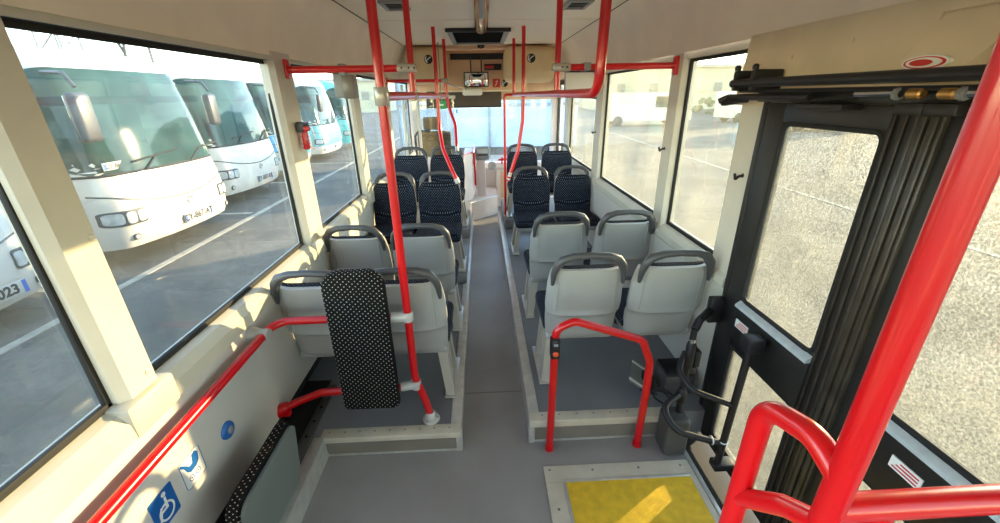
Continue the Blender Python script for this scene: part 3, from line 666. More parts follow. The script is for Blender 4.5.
# right overhead loop
ovr = thing('overhead_rail', 'red overhead rail right of the aisle, its near end curving up to the ceiling', 'rail', (.46, 3.5, 1.8))
obj('rail', MB().tube([(.50, 1.80, ZC), (.49, 1.80, 1.80), (.47, 2.72, 1.80), (.435, 4.4, 1.80), (.41, 5.3, 1.80)], R_ * 1.08, 14, .10), 'red', ovr)
for x, y, zt in ((.478, 2.72, ZC), (.435, 4.4, ZC), (.41, 5.3, ZC)):
    obj('dropper', MB().tube([(x, y, 1.80), (x, y, zt)], R_ * .95, 12), 'red', ovr)
crr = thing('cross_rail', 'red cross rail from the right window pillar to the clamp', 'rail', (.85, 2.75, 1.95))
obj('tube', MB().tube([(.52, 2.72, 1.948), (1.235, 2.78, 1.955)], R_, 14), 'red', crr)
obj('wall_plate', MB().bx(1.225, 1.252, 2.755, 2.81, 1.90, 2.01, .008), 'red', crr)
obj('clamp', MB().bx(.445, .555, 2.685, 2.755, 1.925, 1.972, .012), 'clampd', crr)
for k in (.50, .53): obj('screw', MB().lathe((k, 2.685, 1.948), (0, -1, 0), [(0, .006), (.003, .005)], 8), 'black', crr)
cpr = thing('curved_pole', 'curved red pole with white bands reaching down to the right dark seats', 'pole', (.3, 4.4, 1.0))
obj('tube', MB().tube([(.435, 4.4, 1.79), (.43, 4.4, 1.55), (.38, 4.38, 1.25), (.30, 4.36, 1.03), (.27, 4.36, .94)], R_ * .95, 12, .25), 'red', cpr)
for t in (.1, .35, .75): 
    q = Vector((.30, 4.36, 1.03)).lerp(Vector((.27, 4.36, .94)), t); ring_clamp(q, (-.3, 0, -.95), cpr, R_ * 1.05, .02, 'clamp', 'band')
cpr2 = thing('vertical_pole', 'thin upright red pole beside the foremost right seat row', 'pole', (.33, 5.4, .3))
obj('tube', MB().tube([(.295, 5.30, PR + .13), (.295, 5.30, 1.80), (.39, 5.30, 1.80)], R_ * .8, 12, .04), 'red', cpr2)
obj('flange', MB().lathe((.295, 5.30, PR + .131), (0, 0, 1), [(0, .024), (.01, .023), (.015, .02)], 14), 'clamp', cpr2)

# low red guard rail in front of the right seats
gr = thing('guard_rail', 'low arched red guard rail with stop button before the right seats', 'guard rail', (.55, 1.66, 0))
ya = 1.655
def G(px, py): 
    q = P(px, py, y=ya); return (q.x, ya, q.z)
fl_, fr_ = G(549.5, 443), G(637.5, 438)
obj('tube', MB().tube([(fl_[0], ya, .0), G(556, 329), G(575, 321), G(643, 340), G(650, 362), G(646, 392), (fr_[0], ya, .0)], R_, 14, .07), 'red', gr)
for q in (fl_, fr_): obj('foot_ring', MB().lathe((q[0], ya, 0), (0, 0, 1), [(0, .024), (.03, .023), (.032, .019)], 14), 'red', gr)
q = G(554.5, 346); sb = obj('stop_button_box', MB().box((q[0], ya - .012, q[2]), (.045, .055, .11), .01), 'black', gr)
obj('button', MB().lathe((q[0], ya - .038, q[2] - .02), (0, -1, 0), [(0, .014), (.006, .014), (.01, .009)], 14), mat('button_orange', '#e0542a', .35), sb)
obj('lamp', MB().box((q[0], ya - .040, q[2] + .03), (.022, .006, .014), .003), 'greybox', sb)

# thick red post right beside the camera
yp = .385
q0 = P(905, 330, y=yp); xp = q0.x
bp_ = thing('door_post', 'thick red post by the door right beside the camera with loop and crossbar', 'post', (xp, yp, 0))
obj('post', MB().tube([(xp, yp, 0), (xp, yp, ZC)], R_ * .97, 20), 'red', bp_)
zb = P(830, 508, y=yp).z
obj('crossbar', MB().tube([(xp, yp, zb), (1.235, yp, zb)], R_, 20), 'red', bp_)
xl = xp - .015; ql = P(740, 490, x=xl); zt = P(790, 428, x=xl).z + .005
obj('loop', MB().tube([(xp, yp, zt - .015), (xp - .005, yp + .05, zt + .012), (xl, ql.y, zt - .01), (xl, ql.y, .0)], R_ * .97, 20, .055), 'red', bp_)
obj('brace', MB().tube([(xp, yp, zb - .035), (xp - .006, yp + .06, zb - .075), (xl, ql.y, zb - .16)], R_ * .9, 16, .05), 'red', bp_)
obj('stub', MB().tube([(xp + .085, yp, zb), (xp + .085, yp + .01, zb - .12), (xp, yp, zb - .3)], R_ * .8, 14, .05), 'red', bp_)
obj('floor_flange', MB().lathe((xp, yp, .0005), (0, 0, 1), [(0, .05), (.01, .045), (.016, .026)], 18), 'red', bp_)

# ------------------------------------------------------------------ seats
def seat_prof(v):       # rear surface of the back shell: (y,z) with v 0 bottom .. 1 top
    K = [(0, .085, .290), (.12, .035, .325), (.28, .016, .41), (.40, .006, .478), (.46, -.024, .500), (.75, -.044, .660), (1, -.068, .785)]
    for a, b in zip(K, K[1:]):
        if v <= b[0]:
            t = (v - a[0]) / (b[0] - a[0]); return a[1] + (b[1] - a[1]) * t, a[2] + (b[2] - a[2]) * t
    return K[-1][1:]
def seat_half(v):
    K = [(0, .185), (.12, .20), (.45, .208), (.55, .214), (.8, .208), (.95, .195), (1, .185)]
    for a, b in zip(K, K[1:]):
        if v <= b[0]: return a[1] + (b[1] - a[1]) * (v - a[0]) / (b[0] - a[0])
    return K[-1][1]
def make_seat(sx, leg, base):
    t = thing('bus_seat', 'bus seat', 'seat', (0, 0, 0), 'bus seats in pairs on both sides of the aisle')
    def F(u, v):
        y, z = seat_prof(v); a = 2 * u - 1; h = seat_half(v)
        y += .045 * abs(a) ** 5 + (.012 * (1 - abs(a) ** 2) if v < .5 else 0) * -1
        return (a * h, y, z)
    sh = obj('back_shell', MB().slab(F, 14, 24, lambda u, v: (0, .022, .004)), 'shell', t)
    # fine vertical relief lines and the step line on the shell
    for s in (-1, 1):
        def FR(u, v, s=s):
            vv = .49 + v * .46; y, z = seat_prof(vv); return (s * (.150 + .01 * (1 - v) + (u - .5) * .006), y + .045 * (.72) ** 5 - .002, z)
        obj('rib', MB().slab(FR, 1, 6, lambda u, v: (0, .004, 0)), 'shell', sh)
    def FC(u, v):
        vv = .17 + v * .83; y, z = seat_prof(vv); a = 2 * u - 1; h = seat_half(vv) * .985 * (1 - .10 * max(0, v - .9) / .1)
        return (a * h, y + .026 + .03 * abs(a) ** 6, z + .008)
    obj('back_cushion', MB().slab(FC, 12, 16, lambda u, v: (0, .045 * (1 - abs(2 * u - 1) ** 4 * .8) * (1 - max(0, v - .85) / .15 * .6) + .006, .006)), 'fabric', t)
    hp = [(-.190, -.045, .70), (-.187, -.056, .765), (-.174, -.066, .815), (-.145, -.075, .852), (-.09, -.081, .872), (0, -.084, .878), (.09, -.081, .872), (.145, -.075, .852), (.174, -.066, .815), (.187, -.056, .765), (.190, -.045, .70)]
    obj('grab_handle', MB().tube(hp, [.009, .017, .022, .023, .020, .018, .020, .023, .022, .017, .009], 10, 0), 'handle', t)
    for s in (-1, 1):
        obj('handle_gusset', MB().add([(s * .182, -.056, .775), (s * .166, -.066, .825), (s * .128, -.074, .852), (s * .140, -.066, .822), (s * .160, -.060, .790),
              (s * .182, -.038, .775), (s * .166, -.048, .825), (s * .128, -.056, .850), (s * .140, -.048, .82), (s * .160, -.042, .790)],
              [(0, 1, 2, 3, 4), (9, 8, 7, 6, 5), (0, 1, 6, 5), (1, 2, 7, 6), (2, 3, 8, 7), (3, 4, 9, 8), (4, 0, 5, 9)]), 'handle', t)
    obj('seat_cushion', MB().box((0, .275, .375), (.425, .42, .085), .035, 4), 'fabric', t)
    obj('seat_pan', MB().box((0, .25, .315), (.40, .40, .05), .02, 3), 'shell', t)
    if leg:
        x = sx * .165
        obj('leg', MB().add([(x - .028, .06, .31), (x + .028, .06, .31), (x + .028, .20, .31), (x - .028, .20, .31),
                             (x + sx * .035 - .024, .02, .012), (x + sx * .035 + .024, .02, .012), (x + sx * .035 + .024, .085, .012), (x + sx * .035 - .024, .085, .012)],
                            [(0, 1, 2, 3), (7, 6, 5, 4), (0, 1, 5, 4), (1, 2, 6, 5), (2, 3, 7, 6), (3, 0, 4, 7)]), 'shellleg', t, smooth=False)
        obj('leg', MB().add([(x - .02, .30, .31), (x + .02, .30, .31), (x + .02, .38, .31), (x - .02, .38, .31),
                             (x + sx * .035 - .02, .30, .012), (x + sx * .035 + .02, .30, .012), (x + sx * .035 + .02, .34, .012), (x + sx * .035 - .02, .34, .012)],
                            [(0, 1, 2, 3), (7, 6, 5, 4), (0, 1, 5, 4), (1, 2, 6, 5), (2, 3, 7, 6), (3, 0, 4, 7)]), 'shellleg', t, smooth=False)
        obj('foot_plate', MB().bx(x + sx * .035 - .035, x + sx * .035 + .035, .0, .40, .008, .016, .003), 'alu', t)
        obj('link_tube', MB().tube([(-sx * .205, .22, .30), (sx * .15, .22, .30)], .018, 10), 'black', t)
    else:
        obj('wall_mount', MB().bx(min(sx * .10, sx * .208), max(sx * .10, sx * .208), .12, .36, .255, .295, .006), 'shellleg', t)
        obj('cross_tube', MB().tube([(-sx * .20, .22, .30), (sx * .17, .22, .30)], .018, 10), 'black', t)
    return t
protos = {}
def seat(x, y, z, rot, aisle, left, label):
    """sx: local side of the aisle leg (or of the wall mount)"""
    toward = (1 if left else -1) if aisle else (-1 if left else 1)
    sx = toward if rot == 0 else -toward
    key = (sx, aisle)
    if key not in protos: o = protos[key] = make_seat(sx, aisle, None)
    else: o = copy_tree(protos[key])
    o.location = (x, y, z); o.rotation_euler = (0, 0, math.radians(rot)); o['label'] = label
    return o
ROWS = [(1.93, 1.99, 0, 0, 0, 'nearest row, its grey shell towards the camera'), (2.67, 2.78, 0, 0, 0, 'second row, its grey shell towards the camera'),
        (4.0, 4.55, 180, .085, 0, 'dark row turned to face the camera, behind the second row'), (5.1, 5.62, 180, .20, .13, 'farthest dark row facing the camera, next to the windscreen end')]
for yl, yr, rot, dl, dr_, s_ in ROWS:
    for aisle in (False, True):
        seat(-.428 if aisle else -.872, yl, PL + dl + .001, rot, aisle, True, 'left %s seat in the %s' % ('aisle' if aisle else 'window', s_))
        seat(.545 if aisle else 1.015, yr, PR + dr_ + .001, rot, aisle, False, 'right %s seat in the %s' % ('aisle' if aisle else 'window', s_))

# folded tip-up seat on the left ledge
ts = thing('folding_seat', 'folded-up grey tip seat with black dotted cushion at lower left', 'seat', (-.95, 1.23, PL))
def panel_yz(cy, cz, w_, h, r, xa, xb):
    return MB().prism(rpoly(w_, h, r), lambda a, b: (xa + (b) * .10, cy + a, cz + b), lambda a, b: (xb + b * .10, cy + a, cz + b))
obj('pan_panel', panel_yz(1.23, .305, .42, .34, .05, -.90, -.885), 'greypanel', ts)
obj('cushion', panel_yz(1.23, .315, .44, .36, .06, -.945, -.902), 'fabricb', ts)
obj('dark_gap_plate', MB().bx(-1.0, -.975, 1.06, 1.40, PL + .02, .36, .01), 'void', ts)  # added black plate, painting the dark gap behind the seat
for y in (1.07, 1.37): obj('hinge', MB().tube([(-1.06, y, .17), (-.95, y, .17)], .014, 8), 'black', ts)
obj('base_frame', MB().bx(-1.07, -.91, 1.05, 1.40, PL + .0125, PL + .025, .004), 'black', ts)

# ------------------------------------------------------------------ small wall things
bt = thing('call_button', 'round blue stop button on the left wall', 'button', (-1.09, 1.32, .54))
q = P(228, 430, x=-1.085)
obj('bezel', MB().lathe((-1.09, q.y, q.z), (1, 0, 0), [(0, .038), (.006, .038), (.012, .034), (.014, .03)], 24), 'bluebtn', bt)
obj('cap', MB().lathe((-1.077, q.y, q.z), (1, 0, 0), [(0, .016), (.006, .015), (.008, .012)], 18), 'greybox', bt)
# pictogram stickers (flat): pram
def yz(pts, cy, cz, s=1.0): return [(cy - a * s, cz + b * s) for a, b in pts]
def flatx(pts, xa, xb): return MB().prism(pts, lambda a, b: (xa, a, b), lambda a, b: (xb, a, b))
def ringpts(cy, cz, r0, r1, xa, xb, n=20):
    m = MB(); vs_ = []
    for x in (xa, xb):
        for r in (r0, r1):
            for k in range(n): vs_.append((x, cy + r * math.cos(6.2832 * k / n), cz + r * math.sin(6.2832 * k / n)))
    fs = []
    for k in range(n):
        j = (k + 1) % n
        fs += [(k, j, n + j, n + k), (2 * n + k, 3 * n + k, 3 * n + j, 2 * n + j), (k, 2 * n + k, 2 * n + j, j), (n + k, n + j, 3 * n + j, 3 * n + k)]
    return m.add(vs_, fs)
q = P(193, 468, x=-1.088); cy, cz = q.y, q.z + .003
sg = tag(obj('pram_sign', flatx([(cy + a, cz + b) for a, b in rpoly(.108, .125, .012)], -1.0895, -1.0875), 'signwhite', smooth=False), 'white sticker with blue pram pictogram on the left wall', 'sign')
ol = [(-1.0870, cy + a, cz + b) for a, b in rpoly(.104, .121, .011)]
obj('outline', MB().tube(ol, .0011, 4, closed=True), 'blue', sg)
tub = [(-.036, .022), (-.030, -.004), (-.014, -.014), (.012, -.014), (.024, -.002), (.030, .016), (.044, .030), (.038, .036), (.022, .020), (.010, .006), (-.004, .006), (-.010, .03), (-.024, .034)]
obj('pram_body', flatx([(cy - a * 1.15, cz + b * 1.25 + .010) for a, b in tub], -1.0876, -1.0868), 'blue', sg, smooth=False)
for a in (-.016, .018):
    obj('pram_wheel', ringpts(cy - a, cz - .030, .0095, .0125, -1.0876, -1.0868), 'blue', sg, smooth=False)
    obj('pram_hub', ringpts(cy - a, cz - .030, .001, .0035, -1.0876, -1.0868, 10), 'blue', sg, smooth=False)
q = P(166, 506, x=-1.088); cy, cz = q.y - .004, q.z
sg = tag(obj('wheelchair_sign', flatx([(cy + a, cz + b) for a, b in rpoly(.10, .125, .006)], -1.0895, -1.0875), 'blue', smooth=False), 'blue sticker with white wheelchair pictogram on the left wall', 'sign')
obj('chair_wheel', ringpts(cy + .002, cz - .018, .026, .033, -1.0876, -1.0866, 24), 'signwhite', sg, smooth=False)
obj('head', MB().lathe((-1.0876, cy + .010, cz + .046), (1, 0, 0), [(0, .009), (.001, .009)], 16), 'signwhite', sg)
body = [(-.014, .034), (-.006, .034), (-.004, .012), (.018, .012), (.018, .006), (-.003, .006), (-.002, -.002), (.022, -.002), (.034, -.030), (.044, -.030), (.044, -.036), (.030, -.038), (.017, -.010), (-.012, -.010)]
obj('figure', flatx([(cy - a, cz + b) for a, b in body], -1.0876, -1.0864), 'signwhite', sg, smooth=False)

# hammer, hooks, hanging boxes
q = P(299, 135, x=-1.085)
hm = thing('emergency_hammer', 'red emergency hammer in a dark holder on the left window pillar', 'hammer', (-1.085, q.y, q.z))
obj('holder', MB().box((-1.062, q.y - .01, q.z + .045), (.045, .055, .06), .012), 'handle', hm)
obj('holder_arm', MB().tube([(-1.06, q.y, q.z + .05), (-1.02, q.y, q.z + .06)], .012, 8), 'handle', hm)
obj('handle', MB().box((-1.05, q.y, q.z - .03), (.028, .045, .11), .01), 'red', hm)
obj('head', MB().box((-1.045, q.y, q.z + .035), (.05, .06, .028), .008), 'red', hm)
for k in range(4): obj('grip_rib', MB().box((-1.05, q.y, q.z - .07 + .02 * k), (.032, .048, .006), .002), 'red', hm)
for pxy, s_ in (((743, 178), 'wide pillar beside the black door'), ((665, 150), 'pillar between the two right windows'), ((596, 133), 'far right pillar')):
    q = P(*pxy, x=1.25)
    hk = tag(obj('coat_hook', MB().tube([(1.252, q.y, q.z + .012), (1.225, q.y, q.z + .008), (1.212, q.y, q.z - .008), (1.205, q.y, q.z + .022)], .0065, 8, .012), 'black'), 'small black coat hook on the ' + s_, 'hook', 'coat hooks on the right pillars')
    obj('base', MB().lathe((1.252, q.y, q.z + .012), (-1, 0, 0), [(0, .012), (.006, .011), (.008, .007)], 12), 'black', hk)
db = thing('hanging_box', 'grey box hanging under the left cross rail', 'display', (-.82, 2.63, 1.85))  # stand-in box for an opened hopper window, hung on the rail
obj('housing', MB().bx(-.845, -.775, 2.60, 2.70, 1.795, 1.925, .010), 'greybox', db)
obj('face', MB().bx(-.79, -.725, 2.585, 2.602, 1.79, 1.918, .004), 'facebrown', db)
obj('face_edge', MB().bx(-.78, -.73, 2.602, 2.69, 1.795, 1.915, .004), 'greybox', db)
obj('rail_clip', MB().bx(-.80, -.76, 2.575, 2.63, 1.915, 1.975, .006), 'greybox', db)
db = thing('hanging_panel', 'white-faced panel with dark edge hanging under the right cross rail', 'display', (.66, 2.85, 1.85))  # stand-in panel for the matching hopper window on the right
obj('face', MB().bx(.555, .742, 2.84, 2.85, 1.775, 1.925, .003), 'signwhite', db)
obj('dark_edge', MB().bx(.742, .765, 2.83, 2.91, 1.765, 1.94, .006), 'handle', db)
obj('back_case', MB().bx(.555, .742, 2.85, 2.90, 1.775, 1.93, .01), 'greybox', db)
obj('top_strip', MB().bx(.555, .745, 2.825, 2.90, 1.928, 1.94, .004), 'black', db)
obj('rail_clip', MB().bx(.64, .68, 2.705, 2.86, 1.930, 1.975, .004), 'greybox', db)

# ------------------------------------------------------------------ ceiling things
hc = thing('roof_hatch', 'black roof hatch opening in a grey frame over the aisle', 'roof hatch', (0, 5.0, ZC))
f = MB(); x0, x1, y0, y1 = -.31, .31, 4.50, 5.60
f.bx(x0, x1, y0, y0 + .05, ZC - .03, ZC, .006); f.bx(x0, x1, y1 - .05, y1, ZC - .03, ZC, .006); f.bx(x0, x0 + .05, y0, y1, ZC - .03, ZC, .006); f.bx(x1 - .05, x1, y0, y1, ZC - .03, ZC, .006)
obj('frame', f, 'greybox', hc); obj('opening', MB().bx(x0 + .05, x1 - .05, y0 + .05, y1 - .05, ZC - .012, ZC), 'void', hc)  # ceiling has no hole; a flat black slab paints the hatch's dark
obj('lip', MB().bx(x0 - .01, x1 + .01, y0 - .015, y0, ZC - .035, ZC, .004), 'black', hc)
for x, y, s_ in ((-.58, 3.36, 'left'), (.715, 3.36, 'right')):
    v = thing('air_vent', 'small grey-framed black ceiling vent at the %s, near the red droppers' % s_, 'vent', (x, y, ZC))
    f = MB()
    for a in ((x - .09, x + .09, y - .15, y - .12), (x - .09, x + .09, y + .12, y + .15), (x - .09, x - .06, y - .12, y + .12), (x + .06, x + .09, y - .12, y + .12)): f.bx(a[0], a[1], a[2], a[3], ZC - .02, ZC, .005)
    obj('frame', f, 'greybox', v); obj('opening', MB().bx(x - .06, x + .06, y - .12, y + .12, ZC - .008, ZC), 'void', v)
    for k in range(4): obj('slat', MB().bx(x - .06, x + .06, y - .09 + .055 * k, y - .08 + .055 * k, ZC - .014, ZC - .004), 'handle', v)
cl = thing('ceiling_conduit', 'shiny chrome half-round strip along the ceiling centre line', 'ceiling strip', (.03, 2.2, ZC))
def half(y0, y1, r, rz):
    o = [(r * math.cos(math.pi * k / 12), -rz * math.sin(math.pi * k / 12)) for k in range(13)]
    return MB().prism(o, lambda a, b: (.03 + a, y0, ZC + b), lambda a, b: (.03 + a, y1, ZC + b))
obj('cover', half(.5, 4.48, .065, .055), 'chrome', cl); obj('front_cover', half(5.61, 5.86, .06, .05), 'chrome', cl)
obj('lens', half(2.0, 3.6, .042, .0605), 'greybox', cl)
def emblem(c, r, parent):       # round black and white badge with a swirl band
    e = obj('emblem', MB().lathe(c, (0, -1, 0), [(0, r), (.004, r)], 22), 'black', parent)
    pts = [(c[0] + r * .72 * math.cos(a), c[1] - .005, c[2] + r * .72 * math.sin(a)) for a in [2.2 + k * .25 for k in range(10)]]
    obj('emblem_band', MB().tube(pts, r * .14, 6), 'signwhite', e)
    obj('emblem_band', MB().tube([(c[0] - r * .5, c[1] - .005, c[2] - r * .3), (c[0], c[1] - .005, c[2] + r * .15), (c[0] + r * .55, c[1] - .005, c[2] + r * .5)], r * .13, 6), 'signwhite', e)
for x0, x1, s_, ex in ((-.98, -.44, 'left', -.66), (.34, 1.02, 'right', .69)):
    cb_ = thing('overhead_cabinet', 'cream rounded overhead cabinet with round badge at the %s front' % s_, 'cabinet', ((x0 + x1) / 2, 6.0, 1.95))
    obj('body', MB().bx(x0, x1, 5.95, 6.46, 1.95, 2.40, .10, 5), 'boxcream', cb_)
    obj('lower_lid', MB().bx(x0 + .03, x1 - .03, 5.942, 5.952, 2.05, 2.12, .02), 'boxcream', cb_)
    emblem((ex, 5.948, 2.24), .055, cb_)
# front panel furniture
rm = thing('rear_view_mirror', 'driver rear-view mirror hanging on two rods under the front panel', 'mirror', (.02, 6.42, 2.0))
obj('mirror_body', MB().bx(-.225, .13, 6.36, 6.40, 1.905, 2.105, .015), 'black', rm)
obj('mirror_glass', MB().bx(-.21, .115, 6.354, 6.362, 1.918, 2.092, .008), 'mirror', rm)
for x in (-.12, .03): obj('rod', MB().tube([(x, 6.38, 2.07), (x, 6.38, 2.24), (x, 6.5, 2.30)], .008, 8), 'black', rm)
lb_ = thing('interior_lamp', 'translucent white lamp under the driver mirror', 'lamp', (.1, 6.42, 1.86))
obj('lens', MB().box((-.11, 6.43, 1.845), (.29, .10, .10), .03, 3), 'signwhite', lb_); obj('arm', MB().tube([(-.20, 6.45, 1.88), (-.40, 5.33, 1.93)], .010, 8), 'clampd', lb_)
ds = thing('next_stop_display', 'small black display with red print on the front panel', 'display', (.3, 6.49, 2.2))
obj('case', MB().bx(.075, .32, 6.47, 6.499, 2.13, 2.21, .006), 'black', ds); obj('red_text', MB().bx(.09, .21, 6.466, 6.471, 2.15, 2.19), 'led', ds)
st = thing('fire_sign', 'red square safety sticker with white symbol on the front panel', 'sign', (.33, 6.49, 1.98))
obj('panel', MB().bx(.19, .30, 6.492, 6.499, 1.90, 2.015), 'signred', st); obj('symbol', MB().tube([(.225, 6.491, 1.92), (.25, 6.491, 1.955), (.265, 6.491, 1.995), (.235, 6.491, 1.975)], .006, 6), 'signwhite', st)
em2 = thing('round_badge', 'round black and white badge beside the red sticker', 'badge', (.46, 6.49, 1.98)); emblem((.365, 6.499, 1.955), .05, em2)
bb = tag(obj('sun_blind', MB().bx(-.85, .34, 6.99, 7.045, 1.63, 1.86, .01), 'brownband'), 'dark brown roller blind across the top of the windscreen', 'blind')
obj('bottom_bar', MB().bx(-.85, .34, 6.985, 7.045, 1.615, 1.635, .006), 'black', bb)
obj('pull_cord', MB().tube([(-.38, 7.0, 1.59), (-.38, 7.0, 1.53)], .012, 6), 'black', bb)
ex = tag(obj('exit_sign', MB().bx(-.55, -.44, 5.62, 5.63, 1.64, 1.74), 'green'), 'small green sign behind the left overhead rail', 'sign')
obj('white_arrow', MB().bx(-.52, -.47, 5.612, 5.622, 1.68, 1.70), 'signwhite', ex)
obj('hanger', MB().bx(-.50, -.49, 5.61, 5.625, 1.73, 2.401), 'steel', ex)

# ------------------------------------------------------------------ driver's cab
cp = struct('floor_cab', MB().prism([(-1.15, 6.0), (-.22, 6.0), (.23, 6.45), (.23, 7.1), (-1.15, 7.1)], lambda a, b: (a, b, .001), lambda a, b: (a, b, .30)), 'pinkgrey', 'pale raised cab floor at the front of the aisle', 'platform', smooth=False)
obj('step_trim', MB().tube([(-.20, 5.98, .30), (.24, 6.43, .30)], .012, 6), 'alu', cp)
cdoor = thing('cab_door', 'white half-height cab door with red straps left of the aisle front', 'cab door', (-.25, 6.0, .3))
obj('panel', MB().prism([(-.27, 6.0), (-.15, 6.25), (-.12, 6.84), (-.27, 6.84)], lambda a, b: (a, b, .31), lambda a, b: (a, b, 1.0)), 'pinkgrey', cdoor, smooth=False)
obj('rear_panel', MB().bx(-.95, -.27, 6.06, 6.10, .31, .98, .01), 'pinkgrey', cdoor)
obj('top_rail', MB().tube([(-.26, 6.02, 1.01), (-.14, 6.27, 1.01), (-.12, 6.84, 1.01)], .014, 8), 'red', cdoor)
obj('red_strap', MB().tube([(-.12, 6.30, 1.0), (-.115, 6.31, .75), (-.11, 6.32, .50)], .016, 8), 'red', cdoor)
obj('strap_knob', MB().lathe((-.135, 6.32, .85), (1, 0, 0), [(0, .05), (.03, .045), (.04, .02)], 12), 'red', cdoor)
fm = thing('ticket_machine', 'grey ticket machine on a post beside the cab door', 'ticket machine', (-.08, 6.5, .3))
obj('body', MB().bx(-.10, .12, 6.38, 6.55, .87, 1.07, .03, 3), 'greybox', fm); obj('post', MB().bx(-.09, .05, 6.42, 6.54, .301, .88, .01), 'pinkgrey', fm); obj('slot', MB().bx(-.07, .09, 6.372, 6.382, .94, .96), 'black', fm)
for k in range(3): obj('paper_slot', MB().bx(-.07, .09, 6.374, 6.381, .98 + .02 * k, .988 + .02 * k), 'signwhite', fm)
da = thing('dashboard', 'pale dashboard with red valves under the windscreen', 'dashboard', (.5, 6.9, .3))
obj('top', MB().bx(-1.08, 1.24, 6.85, 7.04, .66, .76, .03, 3), 'pinkgrey', da); obj('front', MB().bx(.24, 1.24, 6.90, 7.04, .0, .66, .01), 'pinkgrey', da)
obj('panel_door', MB().bx(.30, .62, 6.885, 6.902, .15, .60, .006), 'frontpanel', da); obj('gauge', MB().lathe((.16, 6.86, .71), (0, -1, 0), [(0, .07), (.01, .07), (.02, .06)], 18), 'greybox', da)
for x, z in ((.33, .80), (.38, .80)): obj('red_valve', MB().tube([(x - .06, 6.84, z), (x + .06, 6.84, z + .02)], .018, 8).tube([(x, 6.84, z - .06), (x, 6.84, z + .05)], .014, 8), 'red', da)
dr = thing('driver_seat', 'tan driver seat with headrest and black frame at the left front', 'seat', (-.75, 6.45, .3))
obj('backrest', MB().box((-.72, 6.40, 1.02), (.46, .12, .58), .05, 3), 'driverseat', dr); obj('headrest', MB().box((-.73, 6.40, 1.42), (.26, .09, .18), .04, 3), 'driverseat', dr)
obj('cushion', MB().box((-.72, 6.62, .74), (.46, .45, .12), .04, 3), 'driverseat', dr); obj('pedestal', MB().box((-.72, 6.6, .49), (.30, .30, .38), .03), 'black', dr)
obj('frame', MB().tube([(-.98, 6.33, .75), (-.98, 6.33, 1.25), (-.92, 6.33, 1.32), (-.75, 6.33, 1.32)], .016, 8, .05), 'black', dr)
for x in (-.80, -.66): obj('headrest_post', MB().tube([(x, 6.40, 1.29), (x, 6.40, 1.35)], .008, 6), 'steel', dr)
obj('side_cover', MB().box((-.54, 6.34, 1.10), (.18, .04, .40), .02), 'brownband', dr)
cs = thing('cab_screen', 'clear cab partition with slim posts behind the driver', 'partition', (-.8, 6.03, 1.0))
obj('glass', MB().bx(-1.05, -.36, 6.03, 6.036, .98, 1.76), 'glass', cs)
for x in (-1.06, -.86): obj('post', MB().bx(x - .018, x + .018, 6.01, 6.045, .31, 1.94, .006), 'pillar', cs)
obj('top_bar', MB().bx(-1.06, -.34, 6.015, 6.05, 1.76, 1.80, .006), 'alu', cs)

# ------------------------------------------------------------------ outside
ZG = -.35
gd = struct('ground', MB().add([(-90, -60, ZG), (90, -60, ZG), (90, 140, ZG), (-90, 140, ZG), (-90, -60, ZG - .2), (90, -60, ZG - .2), (90, 140, ZG - .2), (-90, 140, ZG - .2)],
      [(0, 1, 2, 3), (7, 6, 5, 4), (0, 4, 5, 1), (1, 5, 6, 2), (2, 6, 7, 3), (3, 7, 4, 0)]), 'asphaltL', 'worn asphalt of the coach yard outside the windows', 'ground', smooth=False)
def pline(a, b, w_):
    a = Vector(a); b = Vector(b); n = (b - a).cross(Vector((0, 0, 1))).normalized() * w_ / 2
    u = Vector((0, 0, .006)); return MB().add([a + n, a - n, b - n, b + n, a + n + u, a - n + u, b - n + u, b + n + u], [(3, 2, 1, 0), (4, 5, 6, 7), (0, 1, 5, 4), (1, 2, 6, 5), (2, 3, 7, 6), (3, 0, 4, 7)])
z_ = ZG + .001
obj('painted_line', pline((-4.5, -6, z_), (-4.62, 30, z_), .11), 'paintline', gd)
for y in (4.75, 8.2, 11.4, 14.8, 1.2): obj('painted_line', pline((-4.68, y, z_), (-9, y - .1, z_), .10), 'paintline', gd)
obj('painted_line', pline((7.0, 4, z_), (7.6, 24, z_), .10), 'paintline', gd)

